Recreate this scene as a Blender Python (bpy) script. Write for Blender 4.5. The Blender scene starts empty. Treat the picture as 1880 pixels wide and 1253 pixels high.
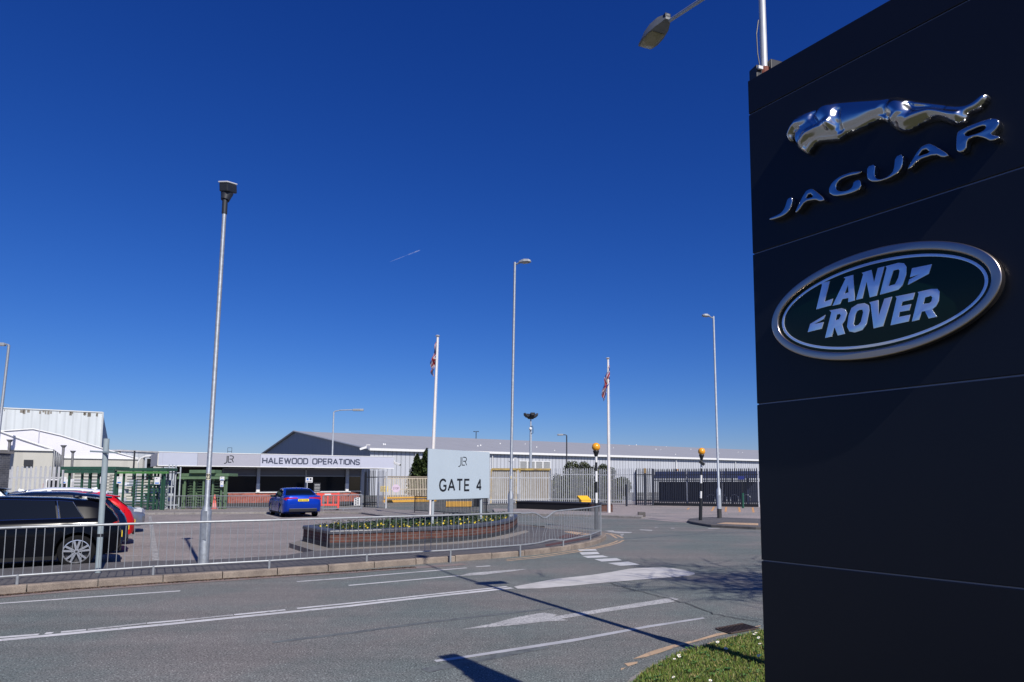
import bpy, bmesh, math, random
import numpy as np
from mathutils import Vector, Matrix
R = math.radians
random.seed(7)
scn = bpy.context.scene
COL = scn.collection
# ---------------------------------------------------------------- camera, sky, sun, exposure
FPX, CX, HOR, EYE = 1253.0, 1030.0, 886.0, 1.7
PITCH = R(5.65); CY = HOR - FPX*math.tan(PITCH)
cam_d = bpy.data.cameras.new('camera'); cam = bpy.data.objects.new('camera', cam_d); COL.objects.link(cam)
cam.location = (0, 0, EYE); cam.rotation_euler = (R(90)+PITCH, 0, 0)
cam_d.sensor_width = 36; cam_d.lens = 36*FPX/1880
cam_d.shift_x = -(CX-940)/1880; cam_d.shift_y = (CY-626.5)/1880
cam_d.clip_start = .05; cam_d.clip_end = 3000
scn.camera = cam
SUN_EL, SUN_AZ = R(41.5), R(31.0)          # shadows run forward and to the left
sdir = Vector((math.sin(SUN_AZ)*math.cos(SUN_EL), -math.cos(SUN_AZ)*math.cos(SUN_EL), math.sin(SUN_EL)))
w = bpy.data.worlds.new('World'); scn.world = w; w.use_nodes = True
nt = w.node_tree; nt.nodes.clear()
sky = nt.nodes.new('ShaderNodeTexSky'); sky.sky_type = 'NISHITA'; sky.sun_disc = False
sky.sun_elevation = SUN_EL; sky.sun_rotation = math.atan2(sdir.x, sdir.y)
sky.altitude = 0; sky.air_density = 1.0; sky.dust_density = 0.3; sky.ozone_density = 6.0
hsv = nt.nodes.new('ShaderNodeHueSaturation'); hsv.inputs['Saturation'].default_value = 1.2
bg = nt.nodes.new('ShaderNodeBackground'); bg.inputs['Strength'].default_value = .085
wo = nt.nodes.new('ShaderNodeOutputWorld')
nt.links.new(sky.outputs[0], hsv.inputs['Color'])
sep = nt.nodes.new('ShaderNodeSeparateColor'); cmb = nt.nodes.new('ShaderNodeCombineColor'); nt.links.new(hsv.outputs[0], sep.inputs[0])
for i, (gm_, k_) in enumerate(((1.28, .88), (1.22, .83), (1.0, 1.06))):      # clear polarised sky: deeper towards the zenith
    a_ = nt.nodes.new('ShaderNodeMath'); a_.operation = 'MULTIPLY'; a_.inputs[1].default_value = .085; nt.links.new(sep.outputs[i], a_.inputs[0])
    p_ = nt.nodes.new('ShaderNodeMath'); p_.operation = 'POWER'; p_.inputs[1].default_value = gm_; nt.links.new(a_.outputs[0], p_.inputs[0])
    c_ = nt.nodes.new('ShaderNodeMath'); c_.operation = 'MULTIPLY'; c_.inputs[1].default_value = k_/.085; nt.links.new(p_.outputs[0], c_.inputs[0]); nt.links.new(c_.outputs[0], cmb.inputs[i])
nt.links.new(cmb.outputs[0], bg.inputs[0]); nt.links.new(bg.outputs[0], wo.inputs[0])
sl = bpy.data.lights.new('sun', 'SUN'); sl.energy = 5.0; sl.angle = R(.5); sl.color = (1, .95, .88)
so = bpy.data.objects.new('sun', sl); COL.objects.link(so); so.rotation_euler = sdir.to_track_quat('Z', 'Y').to_euler(); so.location = (0, 0, 40)
scn.view_settings.view_transform = 'Standard'; scn.view_settings.look = 'None'
scn.view_settings.exposure = 0; scn.view_settings.gamma = 1
try: scn.cycles.max_bounces = 8; scn.cycles.use_denoising = True
except Exception: pass

# ---------------------------------------------------------------- ground survey: a photograph point on level z -> metres
def ray(u, v):
    x = (u-CX)/FPX; y = (CY-v)/FPX
    return Vector((x, math.cos(PITCH)-y*math.sin(PITCH), math.sin(PITCH)+y*math.cos(PITCH)))
def gp(u, v, z=0):
    d = ray(u, v); t = (z-EYE)/d.z
    return Vector((d.x*t, d.y*t, z))
def at(u, v, Y):
    d = ray(u, v); t = Y/d.y
    return Vector((d.x*t, Y, EYE+d.z*t))
def crop(pts, ox, oy, s): return [(ox+x/s, oy+y/s) for x, y in pts]

# ---------------------------------------------------------------- objects
def link(o, parent=None):
    COL.objects.link(o)
    if parent is not None: o.parent = parent
    return o
def tag(o, label=None, cat=None, group=None, kind=None):
    if label: o['label'] = label
    if cat: o['category'] = cat
    if group: o['group'] = group
    if kind: o['kind'] = kind
    return o
def thing(name, label, cat, loc=(0, 0, 0), rz=0, group=None):
    o = bpy.data.objects.new(name, None); o.empty_display_size = .2
    o.location = loc; o.rotation_euler = (0, 0, rz)
    COL.objects.link(o); return tag(o, label, cat, group)
def copy_tree(o, parent=None):
    c = o.copy(); COL.objects.link(c); c.parent = parent
    for ch in o.children: copy_tree(ch, c)
    return c
class MB:
    def __init__(s): s.v = []; s.f = []; s.uv = []; s.mi = []; s.m = 0
    def add(s, vs, fs, uvs=None):
        b = len(s.v); s.v += [tuple(p) for p in vs]
        for k, f in enumerate(fs):
            s.f.append([b+i for i in f]); s.mi.append(s.m)
            s.uv.append(uvs[k] if uvs else None)
        return s
    def box(s, c, d, rz=0, rx=0, ry=0):
        m = Matrix.Translation(c) @ Matrix.Rotation(rz, 4, 'Z') @ Matrix.Rotation(ry, 4, 'Y') @ Matrix.Rotation(rx, 4, 'X')
        vs = [m @ Vector((sx*d[0]/2, sy*d[1]/2, sz*d[2]/2)) for sz in (-1, 1) for sx, sy in ((-1, -1), (1, -1), (1, 1), (-1, 1))]
        return s.add(vs, [(0, 3, 2, 1), (4, 5, 6, 7), (0, 1, 5, 4), (1, 2, 6, 5), (2, 3, 7, 6), (3, 0, 4, 7)])
    def tube(s, p, r, n=10, caps=True):
        """p: list of points, r: radius or list"""
        p = [Vector(q) for q in p]; N = len(p)
        rr = r if isinstance(r, (list, tuple)) else [r]*N
        vs = []; prev = None
        for i, q in enumerate(p):
            t = (p[min(i+1, N-1)]-p[max(i-1, 0)])
            t = t.normalized() if t.length > 1e-9 else Vector((0, 0, 1))
            if prev is None:
                a = Vector((1, 0, 0)) if abs(t.x) < .8 else Vector((0, 1, 0))
                a = (a-t*a.dot(t)).normalized()
            else: a = (prev-t*prev.dot(t)).normalized()
            prev = a; b = t.cross(a)
            vs += [q+(a*math.cos(2*math.pi*k/n)+b*math.sin(2*math.pi*k/n))*rr[i] for k in range(n)]
        fs = [(i*n+k, i*n+(k+1) % n, (i+1)*n+(k+1) % n, (i+1)*n+k) for i in range(N-1) for k in range(n)]
        if caps: fs += [tuple(range(n))[::-1], tuple((N-1)*n+k for k in range(n))]
        return s.add(vs, fs)
    def prism(s, poly, z0, z1, m=None, bottom=True):
        m = m or Matrix.Identity(4); n = len(poly)
        vs = [m @ Vector((p[0], p[1], z0)) for p in poly]+[m @ Vector((p[0], p[1], z1)) for p in poly]
        fs = [tuple(range(n, 2*n))]+([tuple(range(n))[::-1]] if bottom else [])
        fs += [(k, (k+1) % n, n+(k+1) % n, n+k) for k in range(n)]
        return s.add(vs, fs)
    def wall(s, path, z0, z1, th=0):
        """vertical strip along a plan path with UVs in metres"""
        u = 0
        for a, b in zip(path[:-1], path[1:]):
            l = math.hypot(b[0]-a[0], b[1]-a[1])
            s.add([(a[0], a[1], z0), (b[0], b[1], z0), (b[0], b[1], z1), (a[0], a[1], z1)], [(0, 1, 2, 3)], [[(u, z0), (u+l, z0), (u+l, z1), (u, z1)]])
            u += l
        return s
    def quad(s, a, b, c, d, uv=None): return s.add([a, b, c, d], [(0, 1, 2, 3)], [uv] if uv else None)
    def sphere(s, c, r, n=16, m=10, sc=(1, 1, 1)):
        vs = [(c[0], c[1], c[2]+r*sc[2])]
        for i in range(1, m):
            t = math.pi*i/m
            vs += [(c[0]+r*sc[0]*math.sin(t)*math.cos(2*math.pi*k/n), c[1]+r*sc[1]*math.sin(t)*math.sin(2*math.pi*k/n), c[2]+r*sc[2]*math.cos(t)) for k in range(n)]
        vs.append((c[0], c[1], c[2]-r*sc[2]))
        fs = [(0, 1+k, 1+(k+1) % n) for k in range(n)]
        for i in range(m-2): fs += [(1+i*n+k, 1+(i+1)*n+k, 1+(i+1)*n+(k+1) % n, 1+i*n+(k+1) % n) for k in range(n)]
        L = len(vs)-1
        fs += [(L, 1+(m-2)*n+(k+1) % n, 1+(m-2)*n+k) for k in range(n)]
        return s.add(vs, fs)
    def xform(s, m, start=0):
        for i in range(start, len(s.v)): s.v[i] = tuple(m @ Vector(s.v[i]))
        return s
    def build(s, name, mats, parent=None, smooth=False, bevel=0, sub=0, fix=True):
        me = bpy.data.meshes.new(name); me.from_pydata(s.v, [], s.f)
        for m in (mats if isinstance(mats, (list, tuple)) else [mats]): me.materials.append(m)
        if any(s.mi): me.polygons.foreach_set('material_index', s.mi)
        if any(u for u in s.uv):
            ul = me.uv_layers.new(name='UVMap')
            for p, uv in zip(me.polygons, s.uv):
                if uv:
                    for li, q in zip(p.loop_indices, uv): ul.data[li].uv = q
        me.validate()
        if fix:
            bm = bmesh.new(); bm.from_mesh(me); bmesh.ops.recalc_face_normals(bm, faces=bm.faces); bm.to_mesh(me); bm.free()
        if smooth:
            me.polygons.foreach_set('use_smooth', [True]*len(me.polygons))
            if smooth != 'all':
                try: me.set_sharp_from_angle(angle=R(38))
                except Exception: pass
        o = bpy.data.objects.new(name, me)
        if bevel:
            b = o.modifiers.new('bevel', 'BEVEL'); b.width = bevel; b.segments = 2; b.limit_method = 'ANGLE'; b.angle_limit = R(40)
        if sub:
            b = o.modifiers.new('sub', 'SUBSURF'); b.levels = sub; b.render_levels = sub
        return link(o, parent)

# ---------------------------------------------------------------- materials
MATS = {}
def mat(name, col, rough=.6, metal=0, var=0, vscale=4, col2=None, bump=0, bscale=60, spec=None, coat=0, fine=0, stretch=None, coord='pos'):
    if name in MATS: return MATS[name]
    m = bpy.data.materials.new(name); m.use_nodes = True; MATS[name] = m
    n = m.node_tree; N = n.nodes; L = n.links; b = N['Principled BSDF']
    b.inputs['Base Color'].default_value = (*col, 1); b.inputs['Roughness'].default_value = rough; b.inputs['Metallic'].default_value = metal
    if spec is not None: b.inputs['Specular IOR Level'].default_value = spec
    if coat: b.inputs['Coat Weight'].default_value = coat; b.inputs['Coat Roughness'].default_value = .03
    src = None
    if coord == 'pos': g = N.new('ShaderNodeNewGeometry'); src = g.outputs['Position']
    else: g = N.new('ShaderNodeTexCoord'); src = g.outputs['Object']
    if stretch:
        mp = N.new('ShaderNodeMapping'); mp.inputs['Scale'].default_value = stretch; L.new(src, mp.inputs[0]); src = mp.outputs[0]
    out = None
    if var:
        t = N.new('ShaderNodeTexNoise'); t.inputs['Scale'].default_value = vscale; t.inputs['Detail'].default_value = 8; t.inputs['Roughness'].default_value = .65
        L.new(src, t.inputs['Vector'])
        r = N.new('ShaderNodeMapRange'); r.inputs[1].default_value = .3; r.inputs[2].default_value = .7; L.new(t.outputs[0], r.inputs[0])
        x = N.new('ShaderNodeMix'); x.data_type = 'RGBA'
        c2 = col2 or tuple(c*(1-var) for c in col)
        x.inputs[6].default_value = (*col, 1); x.inputs[7].default_value = (*c2, 1); L.new(r.outputs[0], x.inputs[0]); out = x.outputs[2]
    if fine:
        t = N.new('ShaderNodeTexNoise'); t.inputs['Scale'].default_value = 90; t.inputs['Detail'].default_value = 3; L.new(src, t.inputs['Vector'])
        r = N.new('ShaderNodeMapRange'); r.inputs[1].default_value = .3; r.inputs[2].default_value = .7; r.inputs[3].default_value = 1-fine; r.inputs[4].default_value = 1+fine; L.new(t.outputs[0], r.inputs[0])
        v = N.new('ShaderNodeVectorMath'); v.operation = 'SCALE'
        if out: L.new(out, v.inputs[0])
        else: v.inputs[0].default_value = col
        L.new(r.outputs[0], v.inputs[3]); out = v.outputs[0]
    if out: L.new(out, b.inputs['Base Color'])
    if bump:
        t = N.new('ShaderNodeTexNoise'); t.inputs['Scale'].default_value = bscale; t.inputs['Detail'].default_value = 5; L.new(src, t.inputs['Vector'])
        bu = N.new('ShaderNodeBump'); bu.inputs['Strength'].default_value = bump; bu.inputs['Distance'].default_value = .01
        L.new(t.outputs[0], bu.inputs['Height']); L.new(bu.outputs[0], b.inputs['Normal'])
    return m
def asphalt(name, col, patch, grit=.5, pale=.0):
    """worn asphalt: large patches, wheel-path streaks, aggregate specks and hairline cracks, all fixed to the ground"""
    m = bpy.data.materials.new(name); m.use_nodes = True; N = m.node_tree.nodes; L = m.node_tree.links; b = N['Principled BSDF']
    b.inputs['Roughness'].default_value = .85; b.inputs['Specular IOR Level'].default_value = .3
    g = N.new('ShaderNodeNewGeometry')
    def noise(s, d, rough=.6, mp=None):
        t = N.new('ShaderNodeTexNoise'); t.inputs['Scale'].default_value = s; t.inputs['Detail'].default_value = d; t.inputs['Roughness'].default_value = rough
        if mp:
            q = N.new('ShaderNodeMapping'); q.inputs['Rotation'].default_value = (0, 0, mp[0]); q.inputs['Scale'].default_value = mp[1]; L.new(g.outputs['Position'], q.inputs[0]); L.new(q.outputs[0], t.inputs['Vector'])
        else: L.new(g.outputs['Position'], t.inputs['Vector'])
        return t.outputs[0]
    def rng(s, a, bb, c, d):
        r = N.new('ShaderNodeMapRange'); r.inputs[1].default_value = a; r.inputs[2].default_value = bb; r.inputs[3].default_value = c; r.inputs[4].default_value = d; L.new(s, r.inputs[0]); return r.outputs[0]
    def mul(a, bb):
        v = N.new('ShaderNodeMath'); v.operation = 'MULTIPLY'; L.new(a, v.inputs[0]); L.new(bb, v.inputs[1]); return v.outputs[0]
    x = N.new('ShaderNodeMix'); x.data_type = 'RGBA'; x.inputs[6].default_value = (*col, 1); x.inputs[7].default_value = (*patch, 1)
    L.new(rng(noise(.35, 5, .6), .40, .60, 0, 1), x.inputs[0])
    f = rng(noise(55, 2, .7), .3, .7, 1-grit, 1+grit)
    f = mul(f, rng(noise(7, 6, .7), .3, .7, .86, 1.12))
    f = mul(f, rng(noise(1, 4, .6, (R(40), (.12, 1.6, 1))), .3, .7, .86, 1.12))
    sp = N.new('ShaderNodeTexVoronoi'); sp.inputs['Scale'].default_value = 42; L.new(g.outputs['Position'], sp.inputs['Vector'])
    f2 = rng(sp.outputs['Distance'], .10, .24, 2.9, 1.0)
    f = mul(f, f2)
    v = N.new('ShaderNodeVectorMath'); v.operation = 'SCALE'; L.new(x.outputs[2], v.inputs[0]); L.new(f, v.inputs[3])
    L.new(v.outputs[0], b.inputs['Base Color'])
    bu = N.new('ShaderNodeBump'); bu.inputs['Strength'].default_value = .5; bu.inputs['Distance'].default_value = .006
    L.new(noise(70, 3, .6), bu.inputs['Height']); L.new(bu.outputs[0], b.inputs['Normal'])
    return m
def worn(name, col, under, amount=.5, scale=9):
    """road paint worn through to the asphalt"""
    m = bpy.data.materials.new(name); m.use_nodes = True; N = m.node_tree.nodes; L = m.node_tree.links; b = N['Principled BSDF']
    b.inputs['Roughness'].default_value = .7
    g = N.new('ShaderNodeNewGeometry')
    a = N.new('ShaderNodeTexNoise'); a.inputs['Scale'].default_value = scale; a.inputs['Detail'].default_value = 8; a.inputs['Roughness'].default_value = .8; L.new(g.outputs['Position'], a.inputs['Vector'])
    r = N.new('ShaderNodeMapRange'); r.inputs[1].default_value = amount; r.inputs[2].default_value = amount+.08; L.new(a.outputs[0], r.inputs[0])
    c = N.new('ShaderNodeTexNoise'); c.inputs['Scale'].default_value = 3; c.inputs['Detail'].default_value = 5; L.new(g.outputs['Position'], c.inputs['Vector'])
    r2 = N.new('ShaderNodeMapRange'); r2.inputs[1].default_value = .3; r2.inputs[2].default_value = .7; r2.inputs[3].default_value = .8; r2.inputs[4].default_value = 1.1; L.new(c.outputs[0], r2.inputs[0])
    x = N.new('ShaderNodeMix'); x.data_type = 'RGBA'; x.inputs[6].default_value = (*col, 1); x.inputs[7].default_value = (*under, 1); L.new(r.outputs[0], x.inputs[0])
    v = N.new('ShaderNodeVectorMath'); v.operation = 'SCALE'; L.new(x.outputs[2], v.inputs[0]); L.new(r2.outputs[0], v.inputs[3]); L.new(v.outputs[0], b.inputs['Base Color'])
    return m
def brick(name, c1, c2, mortar):
    m = bpy.data.materials.new(name); m.use_nodes = True; N = m.node_tree.nodes; L = m.node_tree.links; b = N['Principled BSDF']
    b.inputs['Roughness'].default_value = .8
    u = N.new('ShaderNodeUVMap'); t = N.new('ShaderNodeTexBrick'); t.inputs['Scale'].default_value = 1
    t.inputs['Brick Width'].default_value = .225; t.inputs['Row Height'].default_value = .075; t.inputs['Mortar Size'].default_value = .006
    t.inputs['Color1'].default_value = (*c1, 1); t.inputs['Color2'].default_value = (*c2, 1); t.inputs['Mortar'].default_value = (*mortar, 1)
    L.new(u.outputs[0], t.inputs['Vector'])
    a = N.new('ShaderNodeTexNoise'); a.inputs['Scale'].default_value = 3; a.inputs['Detail'].default_value = 8
    r = N.new('ShaderNodeMapRange'); r.inputs[1].default_value = .3; r.inputs[2].default_value = .7; r.inputs[3].default_value = .65; r.inputs[4].default_value = 1.2; L.new(a.outputs[0], r.inputs[0])
    L.new(u.outputs[0], a.inputs['Vector'])
    v = N.new('ShaderNodeVectorMath'); v.operation = 'SCALE'; L.new(t.outputs[0], v.inputs[0]); L.new(r.outputs[0], v.inputs[3]); L.new(v.outputs[0], b.inputs['Base Color'])
    bu = N.new('ShaderNodeBump'); bu.inputs['Strength'].default_value = .6; bu.inputs['Distance'].default_value = .008; bu.invert = True
    L.new(t.outputs['Fac'], bu.inputs['Height']); L.new(bu.outputs[0], b.inputs['Normal'])
    return m
def sheet(name, col, rib=.3, dark=.8, rough=.5, streak=0, metal=0):
    """profiled metal cladding: upright ribs at a spacing in metres, rain streaks"""
    m = bpy.data.materials.new(name); m.use_nodes = True; N = m.node_tree.nodes; L = m.node_tree.links; b = N['Principled BSDF']
    b.inputs['Roughness'].default_value = rough; b.inputs['Metallic'].default_value = metal
    u = N.new('ShaderNodeUVMap'); s = N.new('ShaderNodeSeparateXYZ'); L.new(u.outputs[0], s.inputs[0])
    d = N.new('ShaderNodeMath'); d.operation = 'DIVIDE'; d.inputs[1].default_value = rib; L.new(s.outputs[0], d.inputs[0])
    f = N.new('ShaderNodeMath'); f.operation = 'FRACT'; L.new(d.outputs[0], f.inputs[0])
    r = N.new('ShaderNodeMapRange'); r.inputs[1].default_value = .72; r.inputs[2].default_value = .86; r.inputs[3].default_value = 1; r.inputs[4].default_value = dark; L.new(f.outputs[0], r.inputs[0])
    a = N.new('ShaderNodeTexNoise'); a.inputs['Scale'].default_value = 1.0; a.inputs['Detail'].default_value = 6
    mp = N.new('ShaderNodeMapping'); mp.inputs['Scale'].default_value = (1.2, .12, 1); L.new(u.outputs[0], mp.inputs[0]); L.new(mp.outputs[0], a.inputs['Vector'])
    r2 = N.new('ShaderNodeMapRange'); r2.inputs[1].default_value = .35; r2.inputs[2].default_value = .7; r2.inputs[3].default_value = 1; r2.inputs[4].default_value = 1-streak; L.new(a.outputs[0], r2.inputs[0])
    q = N.new('ShaderNodeMath'); q.operation = 'MULTIPLY'; L.new(r.outputs[0], q.inputs[0]); L.new(r2.outputs[0], q.inputs[1])
    v = N.new('ShaderNodeVectorMath'); v.operation = 'SCALE'; v.inputs[0].default_value = col; L.new(q.outputs[0], v.inputs[3]); L.new(v.outputs[0], b.inputs['Base Color'])
    bu = N.new('ShaderNodeBump'); bu.inputs['Strength'].default_value = .5; bu.inputs['Distance'].default_value = .03; L.new(r.outputs[0], bu.inputs['Height']); L.new(bu.outputs[0], b.inputs['Normal'])
    return m
galv = mat('galvanised steel', (.42, .45, .48), .5, .55, .35, 14, fine=.12)
rail_galv = mat('rail galvanised', (.33, .35, .37), .5, .3, .3, 9)
galv_pale = mat('pale galvanised steel', (.52, .56, .60), .5, .35, .3, 9)
white_paint = mat('white paint', (.78, .78, .76), .45, 0, .12, 5)
black_paint = mat('black paint', (.012, .013, .016), .45)
dark_metal = mat('dark metal', (.03, .033, .04), .5, .2, .3, 8)
black_plastic = mat('black plastic', (.015, .015, .017), .45)
M_ROAD = asphalt('road asphalt', (.132, .150, .141), (.178, .167, .156), .8)
M_PARK = asphalt('car park asphalt', (.275, .238, .222), (.215, .192, .182), .35)
M_PINK = asphalt('old pinkish asphalt', (.31, .265, .25), (.25, .23, .22), .2)
M_FOOT = asphalt('footway tarmac', (.095, .093, .097), (.12, .112, .11), .25)
M_KERB = mat('kerb stone', (.30, .245, .195), .85, 0, .45, 3.2, (.15, .12, .10), .5, 50, fine=.3)
M_KERBD = mat('grey kerb stone', (.30, .28, .26), .85, 0, .4, 6, None, .5, 50, fine=.15)
M_WHITE = worn('road paint white', (.62, .61, .60), (.17, .17, .17), .56, 8)
M_WORN = worn('worn road paint white', (.50, .49, .47), (.17, .17, .17), .50, 26)
M_YEL = worn('worn road paint yellow', (.52, .36, .22), (.20, .18, .17), .54, 14)
M_ORG = worn('orange road paint', (.62, .33, .13), (.3, .26, .24), .58, 9)
glass_dark = mat('dark glass', (.008, .010, .013), .04, 0, spec=.6)
# ================================================================ ground, roads, footways (kind = structure)
def flat(name, pts, z, m, kind='structure', uvs=False):
    b = MB(); b.add([(p[0], p[1], z) for p in pts], [tuple(range(len(pts)))])
    o = b.build(name, m, fix=False)
    bm = bmesh.new(); bm.from_mesh(o.data)
    for f in bm.faces:
        if f.normal.z < 0: f.normal_flip()
    bmesh.ops.triangulate(bm, faces=bm.faces); bm.to_mesh(o.data); bm.free()
    if kind: tag(o, kind=kind)
    return o
def slab(name, pts, z0, z1, m):
    b = MB(); b.prism([(p[0], p[1]) for p in pts], z0, z1); o = b.build(name, m); return tag(o, kind='structure')
g = MB(); g.add([(-900, -60, 0), (900, -60, 0), (900, 1500, 0), (-900, 1500, 0)], [(0, 1, 2, 3)])
tag(g.build('road', M_ROAD), kind='structure')
FW = .12
kerb_px = [(-260, 1099), (0, 1077.6), (180, 1065), (359, 1053.8), (500, 1044.5), (640, 1035.7), (782, 1024.7), (879, 1018), (981, 1010), (1030, 1004), (1070, 998), (1097, 991), (1108, 986.4), (1113, 982)]
kerb_f = [gp(u, v, FW) for u, v in kerb_px]                       # front top edge of the kerb
kerb_s = [gp(u, v, FW) for u, v in [(1112, 978.5), (1100, 975.5), (1060, 973.5), (1020, 971), (950, 963), (900, 957.5), (850, 954)]]
def offset(path, d):
    out = []
    for i, p in enumerate(path):
        a = path[max(i-1, 0)]; b = path[min(i+1, len(path)-1)]
        t = Vector((b[0]-a[0], b[1]-a[1])).normalized(); n = Vector((-t.y, t.x))
        out.append(Vector((p[0]+n.x*d, p[1]+n.y*d, 0)))
    return out
kl = kerb_f+kerb_s
def kerb_strip(name, path, d, h, m, stone=.915, z=0, chamfer=.02):
    """kerb stones laid along a path, each a bevelled block with a joint"""
    b = MB(); rnd = random.Random(3)
    inner = offset(path, d)
    # resample by arc length
    L = [0]
    for a, c in zip(path[:-1], path[1:]): L.append(L[-1]+math.hypot(c[0]-a[0], c[1]-a[1]))
    def S(P, s):
        for i in range(len(L)-1):
            if s <= L[i+1] or i == len(L)-2:
                t = (s-L[i])/max(1e-6, L[i+1]-L[i]); return P[i][0]*(1-t)+P[i+1][0]*t, P[i][1]*(1-t)+P[i+1][1]*t
    s = 0
    while s < L[-1]-.05:
        e = min(s+stone, L[-1]); g_ = .008; dz = rnd.uniform(-.006, .006); n = 3
        for k in range(n):
            s0 = s+g_+(e-s-2*g_)*k/n; s1 = s+g_+(e-s-2*g_)*(k+1)/n
            A, B, C_, D = S(path, s0), S(path, s1), S(inner, s1), S(inner, s0)
            def mixp(p, q, t): return (p[0]*(1-t)+q[0]*t, p[1]*(1-t)+q[1]*t)
            c = chamfer/abs(d); A2, B2 = mixp(A, D, c), mixp(B, C_, c); H = h+dz
            vs = [(*A, z-.05), (*B, z-.05), (*B, H-chamfer), (*A, H-chamfer), (*A2, H), (*B2, H), (*C_, H), (*D, H), (*D, z-.05), (*C_, z-.05)]
            fs = [(0, 1, 2, 3), (3, 2, 5, 4), (4, 5, 6, 7), (7, 6, 9, 8)]
            if k == 0: fs.append((0, 3, 4, 7, 8))
            if k == n-1: fs.append((1, 9, 6, 5, 2))
            b.add(vs, fs)
        s = e
    o = b.build(name, m); return tag(o, kind='structure')
kerb_strip('kerb', kl, .14, FW+.004, M_KERB)
# footway behind the kerb, up to the car park and round the brick planter
back_px = [(1000, 966.5), (900, 957), (850, 953), (789, 957), (745, 952), (700, 1000), (605, 1008), (565, 1013), (524, 1019.8), (383, 1028), (280, 1030), (170, 1034), (0, 1044.6), (-260, 1058)]
inner = offset(kl, .142)
foot = [(p.x, p.y) for p in inner[:-2]]+[tuple(gp(u, v, FW)[:2]) for u, v in back_px]
slab('footway', foot, -.05, FW, M_FOOT)
# car park surface
cp = [gp(u, v) for u, v in [(-500, 1075), (-260, 1063), (0, 1049), (170, 1038), (280, 1035), (383, 1033), (565, 1018), (620, 1012), (760, 990), (800, 961), (662, 943.2), (595, 942), (430, 943.5), (262, 945), (100, 947), (-200, 950), (-900, 955)]]
flat('car_park', cp, .004, M_PARK)
# raised path beyond the car park, with its kerb
far_px = [(-700, 948), (100, 944), (262, 942), (430, 940.8), (595, 939.5), (662, 940.5), (700, 946), (745, 952), (789, 957.6), (850, 955), (893, 957)]
fk = [gp(u, v, .10) for u, v in far_px]
kerb_strip('far_kerb', fk, .13, .10, M_KERBD, stone=.915)
fki = offset(fk, .132)
far_top = [tuple(gp(u, v, .10)[:2]) for u, v in [(893, 951), (840, 945), (790, 940), (745, 937), (700, 933.5), (664, 931.5), (600, 932.5), (430, 933), (200, 933), (-900, 934)]]
slab('path', [(p.x, p.y) for p in fki]+far_top, -.05, .10, asphalt('path tarmac', (.20, .185, .175), (.25, .225, .21), .2))
# old pinkish surface of the side entrance and the crossing strip
pk = crop([(700, 700), (790, 705), (1040, 725), (1200, 742), (1360, 752), (1600, 768), (2300, 800), (2400, 640), (1840, 622), (1300, 605), (960, 598), (820, 612), (700, 640)], 900, 760, 3.76)
flat('side_road', [gp(u, v) for u, v in pk], .004, M_PINK)
# kerb line of the far footway where the second flag pole stands
fp = [gp(u, v, .10) for u, v in [(905, 941), (960, 942.5), (1030, 944), (1110, 946.2), (1178, 948.4)]]
kerb_strip('side_kerb', fp, .14, .10, M_KERBD)
fpi = offset(fp, .142)
slab('side_footway', [(p.x, p.y) for p in fpi]+[tuple(gp(u, v, .10)[:2]) for u, v in [(1180, 944.5), (1110, 939.5), (1030, 936.5), (960, 934.5), (905, 934)]], -.05, .10, M_PINK)
# refuge island with its buff tactile paving
isl = [gp(u, v, .10) for u, v in [(1500, 969.5), (1389, 967.6), (1330, 964.8), (1304, 963.6), (1272, 958.5), (1262, 955.6), (1264, 953), (1283, 950), (1310, 949.6), (1389, 952.4), (1500, 956)]]
isl = isl[::-1]
kerb_strip('island_kerb', isl, .14, .10, mat('dark kerb stone', (.13, .12, .115), .85, 0, .4, 6, None, .5, 50))
slab('island', [(p.x, p.y) for p in offset(isl, .142)], -.05, .10, M_FOOT)
def tactile(name, px, z, colr):
    pts = [gp(u, v, z) for u, v in px]; flat(name, pts, z+.004, mat('buff paving', colr, .8, 0, .3, 5, None, .4, 60))
    b = MB(); o = pts[0]; 
    # blisters
    xs = [p.x for p in pts]; ys = [p.y for p in pts]
    def inside(x, y):
        c = False
        for i in range(len(pts)):
            a, d = pts[i], pts[i-1]
            if (a.y > y) != (d.y > y) and x < (d.x-a.x)*(y-a.y)/(d.y-a.y)+a.x: c = not c
        return c
    x = min(xs)
    while x < max(xs):
        y = min(ys)
        while y < max(ys):
            if inside(x, y): b.tube([(x, y, z+.004), (x, y, z+.010)], [.014, .010], 6)
            y += .067
        x += .067
    o = b.build(name+'_blisters', MATS['buff paving']); tag(o, kind='structure')
tactile('tactile_paving', crop([(1560, 759), (1625, 751), (1850, 757), (1850, 771)], 900, 760, 3.76), .10, (.52, .36, .24))
tactile('crossing_paving', crop([(505, 815), (550, 812), (690, 828), (690, 838), (600, 836)], 900, 760, 3.76), FW+.003, (.52, .36, .24))
flat('red_paving', [gp(u, v, FW) for u, v in crop([(470, 855), (520, 832), (600, 836), (660, 845), (560, 862)], 900, 760, 3.76)], FW+.003, mat('red paving', (.13, .055, .045), .8, 0, .4, 8))
flat('red_paving_edge', [gp(u, v, FW) for u, v in [(1003, 1003.5), (1070, 991.5), (1085, 988), (1060, 990), (1000, 1000.5)]], FW+.003, MATS['red paving'])
flat('gravel_margin', [gp(u, v, FW) for u, v in [(604, 1010.5), (700, 1007), (850, 998.5), (930, 989), (972, 977), (965, 974), (940, 980), (850, 992), (700, 1001)]], FW+.004, mat('gravel concrete', (.30, .27, .24), .9, 0, .4, 30, fine=.4))
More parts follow.
